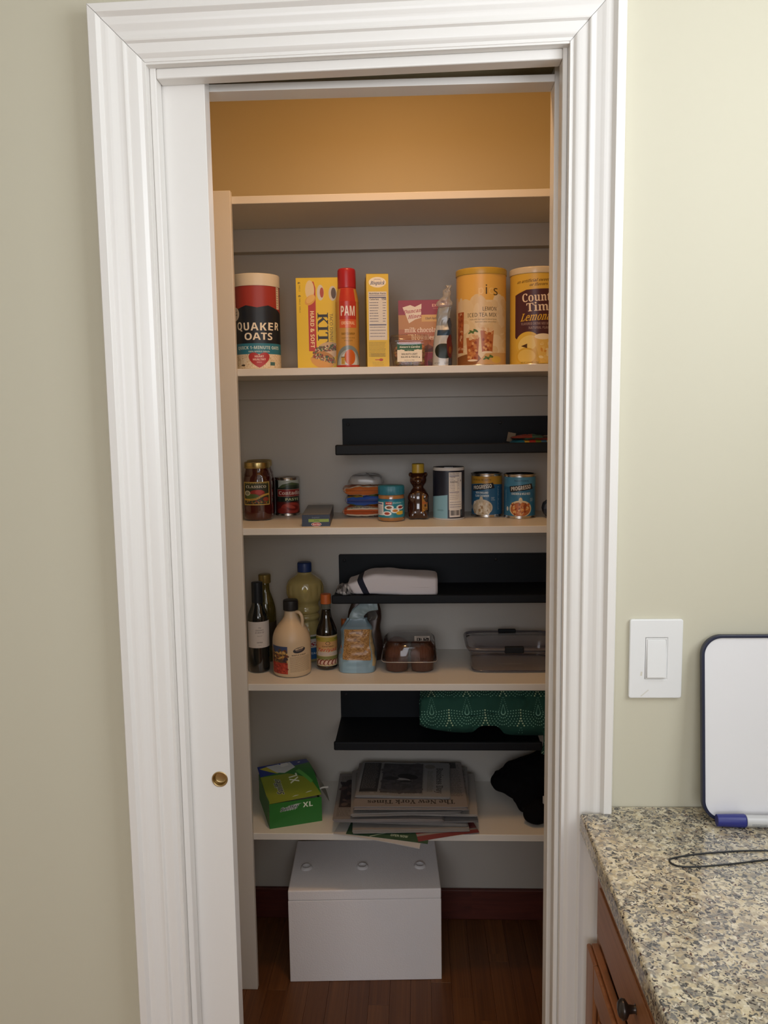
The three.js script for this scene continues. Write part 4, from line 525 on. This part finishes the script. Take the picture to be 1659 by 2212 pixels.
{ // muffins in clamshell
  const cx = .0645, z0 = -.925, mm = M(lin(.13, .048, .026), .75);
  const cup = grid((u, v) => { const a = -u * Math.PI * 2, pr = [[0, 0], [.0275, 0], [.029, .003], [.0325, .040], [.0335, .043]][Math.round(v * 4)], k = v > .2 ? 1 + .02 * Math.sin(u * Math.PI * 2 * 40) : 1; return V(Math.sin(a) * pr[0] * k, pr[1], Math.cos(a) * pr[0] * k); }, 160, 4, true);
  const top = grid((u, v) => { const a = -u * Math.PI * 2, t = v * Math.PI / 2, n = 1 + .05 * sn(Math.sin(a) * 3 + 4, v * 5, Math.cos(a) * 3); const r = (.0335 * Math.cos(t) + .0005) * n; return V(Math.sin(a) * r, .042 + Math.sin(t) * .030 * n, Math.cos(a) * r); }, 48, 14, true);
  const mk = (i, x, z, l) => { const o = thing('muffin', l, 'muffin', [x, Y4 + .0025, z], i * 1.3, 'muffins in the clamshell'); part('muffin_cup', cup, M(lin(.115, .046, .028), .7), o); part('muffin_top', top, mm, o); };
  mk(0, cx - .0355, z0 + .0365, 'chocolate muffin in the front row of the clamshell, beside the blue bag'); mk(1, cx + .0355, z0 + .0365, 'chocolate muffin in the front row of the clamshell, on the container side'); mk(2, cx - .0355, z0 - .0365, 'chocolate muffin in the back row of the clamshell, beside the blue bag'); mk(3, cx + .0355, z0 - .0365, 'chocolate muffin in the back row of the clamshell, on the container side');
  const o = thing('muffin_clamshell', 'clear plastic clamshell pack around four chocolate muffins', 'clamshell', [cx, Y4, z0]);
  const ring = (u, wx, wz, p = .3) => { const a = -u * Math.PI * 2; return [sgnpow(Math.sin(a), p) * wx, sgnpow(Math.cos(a), p) * wz]; };
  const cm = clear(lin(.82, .80, .80), .08);
  part('base_tray', grid((u, v) => { const pr = [[.0, .0012], [.062, .0012], [.069, .006], [.0725, .030], [.0775, .032], [.078, .034]][Math.round(v * 5)], [x, z] = ring(u, pr[0], pr[0] * .98); return V(x, pr[1], z); }, 96, 5, true), cm, o);
  part('lid', toCreasedNormals(grid((u, v) => { const pr = [[.0785, .034], [.0765, .037], [.0745, .037], [.071, .074], [.064, .084], [.058, .086], [.05, .086], [0, .084]][Math.round(v * 7)], rib = v > .25 && v < .45 ? 1 + .025 * Math.sin(u * Math.PI * 2 * 64) : 1, [x, z] = ring(u, pr[0] * rib, pr[0] * rib * .98); return V(x, pr[1], z); }, 256, 7, true).toNonIndexed(), .6), cm, o);
  part('rim', grid((u, v) => { const a = v * Math.PI * 2, [x, z] = ring(u, .0785 + Math.cos(a) * .0012, .077 + Math.cos(a) * .0012); return V(x, .0338 + Math.sin(a) * .0012, z); }, 96, 8, true), M(lin(.6, .58, .57), .15, { transmission: .5, thickness: 0 }), o);
  const t = canvasTex(256, 128, (g) => { R(g, '#c8c4c0', 0, 0, 256, 128); R(g, '#1c1a1c', 40, 50, 60, 70); R(g, '#c8c4c0', 55, 62, 20, 46); R(g, '#1c1a1c', 110, 58, 12, 50); R(g, '#1c1a1c', 150, 48, 90, 72); spots(g, ['#c8c4c0'], 160, 54, 70, 60, 14, 6); lines(g, '#555', 30, 14, 190, 2, 14, 5); });
  const st = new THREE.PlaneGeometry(.043, .026); st.rotateX(-1.25); st.translate(.036, .0882, .030); part('price_sticker', st, print(t, .5, { side: THREE.DoubleSide }), o);
}
{ // clear storage container with black latches
  const o = thing('storage_container', 'clear smoky food storage box with dark latches', 'container', [.352, Y4, -.938]);
  const ring = (u, wx, wz, p = .26) => { const a = -u * Math.PI * 2; return [sgnpow(Math.sin(a), p) * wx, sgnpow(Math.cos(a), p) * wz]; };
  const cm = clear(lin(.86, .85, .87), .1), rim = M(lin(.20, .19, .21), .12, { transmission: .5, thickness: 0 });
  const lv = (prof, nu = 96) => grid((u, v) => { const pr = prof[Math.round(v * (prof.length - 1))], [x, z] = ring(u, pr[0], pr[0] - .034); return V(x, pr[1], z); }, nu, prof.length - 1, true);
  part('box_body', lv([[.036, .0012], [.108, .0012], [.1135, .005], [.1165, .012], [.1215, .066]]), cm, o);
  part('box_liner', lv([[.106, .004], [.1145, .012], [.1195, .066]]), cm, o);
  part('lid_panel', lv([[.036, .0745], [.104, .0745], [.109, .071], [.114, .0715]]), cm, o);
  const tube = (R0, y, r, nm) => part(nm, grid((u, v) => { const a = v * Math.PI * 2, [x, z] = ring(u, R0 + Math.cos(a) * r, R0 - .034 + Math.cos(a) * r); return V(x, y + Math.sin(a) * r, z); }, 96, 8, true), rim, o);
  tube(.1265, .070, .0042, 'lid_rim'); tube(.1235, .0625, .0026, 'box_rim');
  for (const s of [-1, 1]) { const l = part('latch', box(-.026, .026, .0605, .079, s * .0925 - .006, s * .0925 + .0075, .003), mBlack, o); l.userData.label = 'black snap latch'; }
  tube(.1125, .0052, .0020, 'base_edge');
}
// ------------------------------------------------------------ lowest shelf: cleaning pads, newspapers, black bundle
{ // opened box of cleaning pads
  const front = canvasTex(640, 320, (g, w, h) => { R(g, '#2a7430', 0, 0, w, h); for (let i = 0; i < 5; i++) P(g, '#aab4b0', [[170 + i * 30, 78 - i * 6], [330 + i * 18, 40], [345, 58], [190 + i * 30, 120]]); T(g, 'Swiffer', 240, 84, 66, '#1e2c3a', { b: 1, i: 1, w: 220, rot: -.1, st: '#c4d0c8', lw: 7 }); T(g, 'XL', 470, 70, 92, '#dfe8d8', { b: 1, w: 125 }); });
  const topT = canvasTex(640, 860, (g, w, h) => { R(g, '#2a7030', 0, 0, w, h); P(g, '#7f8c30', [[0, 250], [330, 330], [560, 560], [640, 860], [0, 860]]); R(g, '#22388a', 0, 0, w, 170); P(g, '#22388a', [[0, 60], [200, 260], [0, 250]]); P(g, '#b8b03a', [[20, 60], [110, 40], [330, 250], [210, 262]]); P(g, '#c6ccd0', [[110, 30], [420, 20], [450, 220], [300, 300], [210, 240]]); P(g, '#dfe2e4', [[260, 20], [380, 16], [390, 110], [300, 130]]); P(g, '#2a4a9c', [[260, 10], [300, 8], [290, 60]]); R(g, '#d8dce0', 510, 70, 30, 26); T(g, 'Swiffer', 175, 560, 108, '#1e2430', { b: 1, i: 1, rot: -Math.PI / 2, w: 330, st: '#c8d0c0', lw: 9 }); T(g, 'XL', 380, 470, 150, '#dfe6d0', { b: 1, rot: -Math.PI / 2, w: 200 }); P(g, '#57a24a', [[430, 330], [480, 300], [590, 620], [560, 650]]); });
  const ang = Math.atan2(.0489, .1401), o = thing('cleaning_pad_box', 'opened green box of floor cleaning pads beside the newspapers', 'box', [-.3264, Y5, -.7894], ang), w = .1484, h = .0715, d = .19;
  const gm = M(lin(.035, .20, .04), .45); const q = (a, b, c, e) => { const g = new THREE.BufferGeometry(); g.setAttribute('position', new THREE.Float32BufferAttribute([...a, ...b, ...c, ...a, ...c, ...e], 3)); g.setAttribute('uv', new THREE.Float32BufferAttribute([0, 0, 1, 0, 1, 1, 0, 0, 1, 1, 0, 1], 2)); g.computeVertexNormals(); return g; };
  const g = new THREE.BoxGeometry(w, h, .0012); g.translate(w / 2, h / 2, -.0006); part('front_panel', g, [gm, gm, gm, gm, print(front, .35), gm], o);
  part('side_panel', box(0, .0012, 0, h + .006, -d, -.0012), gm, o); part('side_panel', box(w - .0012, w, 0, h - .012, -d, -.0012), gm, o); part('back_panel', box(.0012, w - .0012, 0, h + .016, -d, -d + .0012), gm, o); part('bottom_panel', box(.0012, w - .0012, 0.0002, .0014, -d + .0012, -.0012), gm, o);
  const lid = grid((u, v) => { const x = u * w, z = -(1 - v) * d * 1.0, lift = (1 - v) * .028 + u * .018 * Math.sin(v * Math.PI) + .006 * u; return V(x + (1 - v) * -.004, h + .0006 + lift * 1, z - .0002); }, 20, 24); { const uv = lid.attributes.uv; for (let i = 0; i < uv.count; i++) uv.setY(i, 1 - uv.getY(i)); } const lt = part('lid_flap', lid, print(topT, .35, { side: THREE.DoubleSide }), o);
  part('side_flap', grid((u, v) => V(w - .001 + u * .028 + .004 * Math.sin(v * 3), h + .002 + .020 * (1 - u) - u * .030 + .010 * Math.sin(v * Math.PI), -.02 - v * (d - .035)), 8, 12), M(lin(.30, .32, .28), .5, { side: THREE.DoubleSide }), o);
  part('torn_edge', grid((u, v) => V(w * .45 + u * w * .72, h + .004 + u * .012 + (v - .5) * .005 + .002 * Math.sin(u * 17), -.012 - u * .012), 20, 3), M(lin(.5, .52, .48), .6, { side: THREE.DoubleSide }), o);
  part('pad_stack', box(.006, w - .006, .0016, h - .008, -d + .006, -.006, .006), M(lin(.6, .62, .62), .9), o);
}
{ // newspapers
  const news = (o = {}) => canvasTex(512, 448, (g, w, h) => {
    R(g, o.bg || '#84807d', 0, 0, w, h); for (let c = 0; c < 6; c++) lines(g, '#57534f', 14 + c * 83, o.top || 30, 72, Math.floor((h - (o.top || 30) - 16) / 9), 9, 3.5);
    if (o.photo) { R(g, '#3e3c40', 130, 20, 230, h - 60); spots(g, ['#424044', '#3a383c', '#464448', '#4a484a'], 140, 30, 210, h - 80, 160, 20); E(g, '#1c1b1e', 275, 200, 60, 36, .3); E(g, '#8f8c8c', 240, 236, 52, 14, .2); E(g, '#26252a', 180, 225, 45, 24); E(g, '#2a292c', 265, 262, 34, 14); g.strokeStyle = '#77747a'; g.strokeRect(175, 50, 36, 36); R(g, o.bg || '#8f8a86', 366, 0, 146, h); E(g, '#6c6864', 400, 60, 30, 30); T(g, 'Business Day', 455, 240, 50, '#242224', { b: 1, f: 'serif', rot: Math.PI / 2, w: 330 }); lines(g, '#5a5654', 386, 120, 40, 34, 8, 3); R(g, '#2c2a2c', 14, 14, 100, h - 60); lines(g, '#77726e', 20, 24, 86, 38, 9, 3); }
    if (o.mast) { R(g, o.bg, 0, h - 96, w, 96); T(g, 'The New York Times', w / 2, h - 46, 50, '#262422', { b: 1, f: 'serif', rot: Math.PI, w: 400 }); R(g, '#3a3838', w - 110, 0, 80, 60); }
    if (o.dark) { R(g, '#33292a', 20, 90, 180, 250); spots(g, ['#4a3a38', '#2a2226', '#5a4a44'], 24, 94, 170, 240, 40, 22); }
  });
  const tops = [news({ photo: 1, bg: '#7f7f7f' }), news({ mast: 1, bg: '#827b78', top: 24 }), news({ dark: 1, bg: '#7c7775' }), news({})].map((t) => print(t, .9));
  const edge = [lin(.30, .28, .26), lin(.25, .235, .22), lin(.34, .32, .30), lin(.2, .19, .19)].map((c) => M(c, .9));
  function sheaf(w, d, t, s) { // one folded newspaper: leaves of slightly different reach, folded edge in front
    const leaves = Math.max(2, Math.round(t / .0022)), gs = [];
    for (let k = 0; k < leaves; k++) {
      const y0 = t * k / leaves, y1 = t * (k + 1) / leaves - .0003, ox = (hash(s, k, 1) - .5) * .006, oz = (hash(s, k, 2) - .5) * .005, top = k === leaves - 1;
      const wv = (x, z) => .0012 * sn(x * 14 + s, z * 12, s) + .0006 * sn(x * 40, z * 33, s + k);
      const A = grid((u, v) => { const x = (u - .5) * w + ox, z = (v - .5) * d + oz; return V(x, y1 + wv(x, z) * (y1 / t), z); }, 14, 12), Bt = grid((u, v) => { const x = (.5 - u) * w + ox, z = (v - .5) * d + oz; return V(x, y0 + wv(x, z) * (y0 / t), z); }, 14, 12);
      const side = grid((u, v) => { const q = u * 4, i = Math.floor(Math.min(q, 3.999)), f = q - i, c = [[-.5, .5], [.5, .5], [.5, -.5], [-.5, -.5], [-.5, .5]]; const x = mix(c[i][0], c[i + 1][0], f) * w + ox, z = mix(c[i][1], c[i + 1][1], f) * d + oz, y = mix(y0, y1, v); return V(x, y + wv(x, z) * (y / t), z); }, 56, 1);
      { const uv = side.attributes.uv; for (let i = 0; i < uv.count; i++) uv.setXY(i, uv.getX(i), .995); }
      { const p = A.attributes.position, uv = A.attributes.uv; for (let i = 0; i < uv.count; i++) uv.setXY(i, uv.getX(i), 1 - uv.getY(i)); }
      gs.push(A, Bt, side);
    }
    return plain(gs);
  }
  const L = [ // x, z, w, d, thickness, turn, material, label
    [.058, -.905, .318, .285, .009, .05, edge[1], 'flat newspaper at the bottom of the pile'],
    [.062, -.925, .330, .275, .007, -.06, tops[3], 'newspaper second from the bottom of the pile'],
    [.100, -.915, .290, .270, .006, .03, edge[3], 'dark edged newspaper third from the bottom of the pile'],
    [.0, -.915, .300, .290, .009, .02, tops[2], 'newspaper with a dark photo sticking out towards the green box'],
    [.115, -.915, .270, .260, .006, -.03, edge[2], 'pale newspaper fifth from the bottom, reaching towards the black bundle'],
    [.045, -.91, .300, .275, .008, .06, tops[3], 'newspaper sixth from the bottom of the pile'],
    [.085, -.92, .285, .268, .006, -.04, tops[3], 'newspaper third from the top of the pile'],
    [.063, -.91, .308, .285, .010, .01, tops[1], 'newspaper with its masthead upside down, second from the top'],
    [.045, -.925, .262, .222, .007, -.03, tops[0], 'newspaper section with a large grey photo on top of the pile']];
  const y0 = Y5 + .006; let y = y0;
  // flyers jutting out under the pile
  const fl = canvasTex(512, 256, (g, w, h) => { R(g, '#2f4a34', 0, 0, w, h); T(g, 'OPEN NOW', 330, 232, 20, '#b4c0ac', { b: 1 }); lines(g, '#9ab090', 40, 150, 200, 3, 18, 6); g.strokeStyle = '#b8c4b0'; g.lineWidth = 4; g.beginPath(); g.moveTo(150, 256); g.lineTo(512, 130); g.stroke();  });
  const fg = (w, d) => grid((u, v) => { const z = (v - .5) * d; return V((u - .5) * w, .0012 + .0006 * Math.sin(u * 7), z); }, 12, 10);
  const leaf = (w, d, t, x, y, z, a, sh = 0) => { const g = new THREE.BoxGeometry(w, t, d, 16, 1, 14); g.translate(-w / 2 + sh, t / 2, -d / 2); g.rotateY(a); const p = g.attributes.position; for (let i = 0; i < p.count; i++) { const over = Math.max(0, p.getZ(i) + z + .764); p.setY(i, p.getY(i) - over * over * 4 - over * .12); } g.computeVertexNormals(); g.translate(x, y, z); return g; }; // laid with its front corner at x, z and sagging past the shelf edge
  const fl2 = canvasTex(256, 128, (g, w, h) => { R(g, '#7a3a3a', 0, 0, w, h); R(g, '#b89a2c', 130, 50, 60, 60); R(g, '#8c8480', 0, 100, w, 10); lines(g, '#c8bcb0', 20, 60, 90, 3, 14, 5); });
  solo('white_leaflet', leaf(.24, .14, .0022, .088, Y5 + .0002, -.716, -.20), M(lin(.46, .44, .42), .7), 'plain white leaflet under the green flyer at the shelf edge', 'leaflet');
  solo('paper_flyer', leaf(.225, .16, .0010, .110, Y5 + .0030, -.727, -.15), print(fl, .5), 'green advertising flyer jutting over the shelf edge under the newspapers', 'flyer');
  const rl = leaf(.17, .12, .0010, .085, Y5 + .0046, -.732, .22, .17); solo('coupon_sheet', rl, print(fl2, .5), 'red and yellow coupon sheet beside the green flyer', 'coupon sheet');
  L.forEach(([x, z, w, d, t, a, m, label], i) => { const g = sheaf(w, d, t, i * 3 + 1); solo('newspaper', g, m, label, 'newspaper', [x, y, z], a, 'pile of folded newspapers'); y += t + .0016; });
}
{ // black cloth bundle with a white tag
  const f = (x, y, z) => { let d = ball(x, y, z, .395, .515, -.975, .068, .052, .07); d = smin(d, ball(x, y, z, .46, .53, -.985, .07, .062, .07), .03); d = smin(d, ball(x, y, z, .335, .512, -.965, .036, .020, .04), .03); d = smin(d, ball(x, y, z, .405, .487, -.90, .04, .036, .05), .03); d = smin(d, ball(x, y, z, .415, .480, -.835, .036, .029, .036), .018); d += .004 * sn(x * 45, y * 45, z * 45); return Math.max(d, .4515 - y); };
  const o = thing('black_cloth_bundle', 'limp black fabric bundle beside the newspapers, partly behind the doorpost', 'fabric bundle');
  part('cloth', sdfGeo(f, [.43, .51, -.915], .155, 72), M(lin(.004, .004, .005), 1, { specularIntensity: .2 }), o);
  part('white_tag', box(.432, .452, .497, .528, -.8375, -.8355, .001), M(lin(.5, .48, .45), .7), o);
}
// ------------------------------------------------------------ foam box on the pantry floor
{
  const o = thing('foam_box', 'white styrofoam box with a lid on the pantry floor', 'foam box', [-.0665, 0, -.7905], .045), W = .428, D = .275, H = .243;
  const bump = dataTex(256, (u, v) => { let best = 9; const X = u * 40, Y = v * 40; for (let i = -1; i < 2; i++) for (let j = -1; j < 2; j++) { const a = Math.floor(X) + i, b = Math.floor(Y) + j, hx = ((a % 40) + 40) % 40, hy = ((b % 40) + 40) % 40; best = Math.min(best, Math.hypot(a + hash(hx, hy, 1) - X, b + hash(hx, hy, 2) - Y)); } const k = 1 - best; return [k, k, k]; }); bump.colorSpace = THREE.NoColorSpace;
  bump.repeat.set(6, 6);
  const fm = M(lin(.86, .84, .85), .75, { bumpMap: bump, bumpScale: .0004 });
  const dent = (g) => { const p = g.attributes.position; for (let i = 0; i < p.count; i++) { const k = sn(p.getX(i) * 30, p.getY(i) * 30, p.getZ(i) * 30) * .0008; p.setXYZ(i, p.getX(i) + k, p.getY(i), p.getZ(i) + k); } return g; };
  const rb = (w, h, d, r) => uvm(new RoundedBoxGeometry(w, h, d, 4, r));
  part('box_body', rb(W, H - .0004, D, .0018).translate(0, (H - .0008) / 2 + .0002, -D / 2), fm, o);
  // lid with shallow round dimples
  const nx = 120, nz = 70, lw = W, ld = D, ly = .030, r = .009;
  const dims = [-.172, -.008, .160].map((x) => [x, -.118]);
  const lid = part('lid', plain([rb(lw, ly, ld, .0038).translate(0, H + .0002 + ly / 2, -D / 2)]), fm, o);
  // three moulded dimples built as raised rings with sunken floors
  for (const [x, z] of dims) part('dimple', lathe([[0, .0012], [.0080, .0016], [.0105, .0058], [.0130, .0066], [.0160, .0030], [.0180, -.0004]], 40).translate(x, H + .0004 + ly, z), fm, lid);
  part('seam', box(-W / 2 + .002, W / 2 - .002, H - .0012, H + .0008, -D + .002, -.002), M(lin(.62, .61, .61), .9), o);
}
// ------------------------------------------------------------ kitchen side: counter, cabinet, switch, whiteboard
{
  const N = 1024, cell = (X, Y, n, s) => { let b = 9, id = 0; for (let i = -1; i < 2; i++) for (let j = -1; j < 2; j++) { const a = Math.floor(X) + i, c = Math.floor(Y) + j, hx = ((a % n) + n) % n, hy = ((c % n) + n) % n, d = Math.hypot(a + hash(hx, hy, s) - X, c + hash(hx, hy, s + 1) - Y); if (d < b) { b = d; id = hash(hx, hy, s + 2); } } return [b, id]; };
  const gt = dataTex(N, (u, v) => {
    const wx = u + (noise(u * 120, v * 120, 1, 120) - .5) * .016, wy = v + (noise(u * 120, v * 120, 7, 120) - .5) * .016;
    const [d1, i1] = cell(wx * 60, wy * 60, 60, 3), [d2, i2] = cell(wx * 90, wy * 90, 90, 11), [d3, i3] = cell(wx * 130, wy * 130, 130, 21);
    const cl = noise(u * 11, v * 11, 5, 11), md = noise(u * 40, v * 40, 15, 40), fine = noise(u * 260, v * 260, 2, 260) - .5, soft = (d, r) => 1 - clamp((d - r) / .22), lay = (c, k, t) => c.map((q, n) => mix(q, k[n], t));
    let c = lay([.80, .75, .63], [.62, .57, .49], clamp(md * 1.9 - .5)); c = lay(c, i1 < .35 ? [.85, .81, .71] : i1 < .65 ? [.73, .66, .53] : [.52, .50, .46], soft(d1, .36) * .65);
    const dens = .16 + .36 * clamp(cl * 1.5 - .3); if (i2 < dens) c = lay(c, i2 < dens * .5 ? [.27, .27, .27] : [.44, .43, .42], soft(d2, .36) * .9); if (i2 > .95) c = lay(c, [.87, .84, .77], soft(d2, .34) * .8);
    if (i3 < .10 + .12 * cl) c = lay(c, i3 < .10 ? [.16, .13, .14] : [.28, .19, .18], soft(d3, .26) * .95);
    return c.map((q) => q + fine * .08);
  });
  gt.repeat.set(2.2, 2.2);
  const gm = M(0xffffff, .12, { map: gt });
  const o = thing('granite_counter', 'speckled cream and black granite countertop beside the doorway', 'countertop', [0, 0, 0]);
  const s = new THREE.Shape(); [[.362, -.0265], [.4158, -.0265], [.4158, -.0005], [RX - .0005, -.0005], [RX - .0005, -2.2], [.362, -2.2]].forEach(([x, y], i) => i ? s.lineTo(x, y) : s.moveTo(x, y)); s.closePath();
  const g = new THREE.ExtrudeGeometry(s, { depth: .024, bevelEnabled: true, bevelSize: .006, bevelThickness: .007, bevelOffset: -.006, bevelSegments: 5 }); g.rotateX(-Math.PI / 2); g.translate(0, .883, 0); part('slab', uvm(g), gm, o);
  // base cabinet
  const c = thing('base_cabinet', 'orange brown wooden base cabinet under the granite counter', 'cabinet', [0, 0, 0]), wt = cabTex.clone(); wt.repeat.set(3, 1); const wm = M(0xffffff, .38, { map: wt }), wt2 = cabTex.clone(); wt2.rotation = Math.PI / 2; wt2.repeat.set(3, 1); const wh = M(0xffffff, .38, { map: wt2 });
  part('carcass', box(.412, RX - .002, .10, .876, .027, 2.18), wm, c); part('toe_kick', box(.46, RX - .002, 0, .0995, .027, 2.18), M(lin(.03, .02, .015), .7), c);
  const zD = [[.10, .54], [.60, 1.04], [1.10, 1.54], [1.60, 2.04]];
  part('face_stile', box(.394, .4118, .10, .876, .027, .092, .001), wm, c);
  for (let i = 0; i < 4; i++) part('face_stile', box(.394, .4118, .10, .876, zD[i][1] + .006, (zD[i + 1] ? zD[i + 1][0] : 2.18) - .006, .001), wm, c);
  for (const [z0, z1] of zD) { part('face_rail', box(.394, .4118, .845, .876, z0 - .0055, z1 + .0055, .001), wh, c); part('face_rail', box(.394, .4118, .690, .735, z0 - .0055, z1 + .0055, .001), wh, c); }
  const knob = (x, y, z, par) => { const k = lathe([[0, .026], [.009, .0245], [.0135, .020], [.0125, .015], [.006, .011], [.005, .003], [.009, .001], [.009, 0]], 28); k.rotateZ(Math.PI / 2); k.translate(x, y, z); part('knob', k, M(lin(.06, .05, .045), .3, { metalness: .8 }), par).userData.label = 'dark bronze knob'; };
  for (const [z0, z1] of zD) {
    const dr = part('drawer_front', box(.376, .3935, .742, .862, z0 + .001, z1 - .001, .005), wh, c); knob(.3755, .802, (z0 + z1) / 2 + .03, dr);
    part('drawer_panel', box(.3735, .3765, .765, .839, z0 + .026, z1 - .026, .002), wh, dr);
    const dz0 = z0 - .055, dz1 = z1 + .0, door = part('cabinet_door', box(.380, .3935, .125, .690, Math.max(dz0, .034), dz1, .003), wm, c);
    const a = Math.max(dz0, .034); part('door_stile', box(.372, .3798, .125, .690, a, a + .058, .004), wm, door); part('door_stile', box(.372, .3798, .125, .690, dz1 - .058, dz1, .004), wm, door); part('door_rail', box(.372, .3798, .632, .690, a + .0585, dz1 - .0585, .004), wh, door); part('door_rail', box(.372, .3798, .125, .183, a + .0585, dz1 - .0585, .004), wh, door); part('raised_panel', box(.374, .3798, .205, .61, a + .082, dz1 - .082, .005), wm, door);
    knob(.3718, .61, dz1 - .03, door);
  }
}
{ // light switch
  const o = thing('light_switch', 'white rocker light switch on a large smudged wall plate', 'light switch', [.4882, 1.1762, 0]);
  const mP = M(lin(.80, .80, .79), .3), hw = .0440, hh = .0680;
  const s = shapeRect(-hw, hw, -hh, hh, .004), h = new THREE.Path(); h.moveTo(-.0175, -.0345); h.lineTo(-.0175, .0365); h.lineTo(.0185, .0365); h.lineTo(.0185, -.0345); h.closePath(); s.holes.push(h);
  const g = new THREE.ExtrudeGeometry(s, { depth: .0035, bevelEnabled: true, bevelSize: .0018, bevelThickness: .0018, bevelOffset: -.0018, bevelSegments: 3 }); g.translate(0, 0, .0018);
  const pl = part('wall_plate', g, mP, o);
  part('switch_frame', plain([box(-.0172, .0182, .0335, .0362, .002, .0072), box(-.0172, .0182, -.0342, -.0320, .002, .0072), box(-.0172, -.0155, -.032, .0335, .002, .0072), box(.0165, .0182, -.032, .0335, .002, .0072)]), mP, o);
  const r = new RoundedBoxGeometry(.0315, .0648, .006, 3, .0012); r.rotateX(-.07); r.translate(.0005, .0008, .0068); const rk = part('rocker', r, mP, o);
  part('scuff', plain([box(-.0225, -.0195, -.031, -.024, .00715, .00722)]).rotateZ(-.1), M(lin(.66, .63, .54), .6), pl); const sc = box(-.001, .001, -.0085, .0085, .00715, .00722); sc.rotateZ(-.85); sc.translate(-.0175, -.059, 0); part('scuff', sc, M(lin(.68, .66, .60), .6), pl);
}
{ // whiteboard leaning on the wall
  const H = .3085, Wd = .405, lean = -.108, o = thing('whiteboard', 'small whiteboard with a navy rim leaning on the wall above the counter', 'whiteboard', [.5565, .9144, .0490]); o.rotation.x = lean;
  const s = shapeRect(0, Wd, 0, H, .034), g = extrude(shapeRect(.004, Wd - .004, .004, H - .004, .030), .006, 0, 20); g.translate(0, 0, 0); part('white_face', g, M(lin(.80, .79, .80), .16, { clearcoat: .6, clearcoatRoughness: .1 }), o);
  const pts = s.getPoints(16).map((p) => V(p.x, p.y, .003)); pts.pop(); const cv = new THREE.CatmullRomCurve3(pts, true, 'chordal'); const fr = extrude((() => { const a = shapeRect(0, Wd, 0, H, .034), b = new THREE.Path(shapeRect(.0052, Wd - .0052, .0052, H - .0052, .029).getPoints(16).reverse()); a.holes.push(b); return a; })(), .0085, .0012, 20); fr.translate(0, 0, -.0005); part('rim', fr, M(lin(.008, .011, .035), .4), o).userData.label = 'navy plastic rim';
}
{ // dry erase marker
  const o = thing('marker', 'white dry erase marker with a blue cap lying against the whiteboard', 'marker', [.5735, .914 + .0112, .0722], -.03);
  const ax = (g) => { g.rotateZ(-Math.PI / 2); return g; };
  part('cap', ax(lathe([[0, 0], [.0088, 0], [.0096, .001], [.0106, .030], [.0108, .044], [.0100, .046], [0, .046]], 32)), M(lin(.022, .028, .20), .4), o);
  const t = canvasTex(512, 256, (g) => { R(g, '#c8c8c6', 0, 0, 512, 256); T(g, 'EXPO', 130, 128, 70, '#3a4a5a', { b: 1, i: 1, w: 150 }); lines(g, '#4a5866', 40, 40, 200, 2, 16, 6); lines(g, '#4a5866', 40, 190, 200, 3, 16, 6); P(g, '#2a3a96', [[250, 0], [512, 0], [512, 256], [330, 256]]); });
  part('barrel', ax(lathe([[0, .046], [.0088, .046], [.0092, .048], [.0092, .115], [.008, .118], [0, .118]], 32)), M(lin(.6, .6, .6), .35), o);
  const b = new THREE.CylinderGeometry(.0094, .0094, .064, 32, 1, true, -.2, 3.4); const uv = b.attributes.uv; for (let i = 0; i < uv.count; i++) uv.setXY(i, uv.getY(i), uv.getX(i)); b.rotateZ(-Math.PI / 2); b.translate(.081, 0, 0); b.rotateX(0); { for (let i = 0; i < uv.count; i++) uv.setXY(i, b.attributes.position.getX(i) > .081 ? 1 : 0, uv.getY(i)); } part('printed_band', b, print(t, .35), o);
}
{ // cord loop
  const c = new THREE.CatmullRomCurve3([[.4655, .1836], [.4715, .193], [.4855, .1965], [.540, .1905], [.590, .180], [.628, .1705], [.640, .160], [.630, .1505], [.600, .1490], [.5533, .1540], [.5088, .1615], [.480, .1700], [.468, .1760]].map(([x, z]) => V(x, .914 + .0015, z)), true, 'centripetal');
  solo('elastic_cord', new THREE.TubeGeometry(c, 160, .0013, 8, true), M(lin(.012, .013, .014), .5), 'thin black elastic cord loop lying on the granite counter', 'cord');
}
renderer.render(scene, camera);
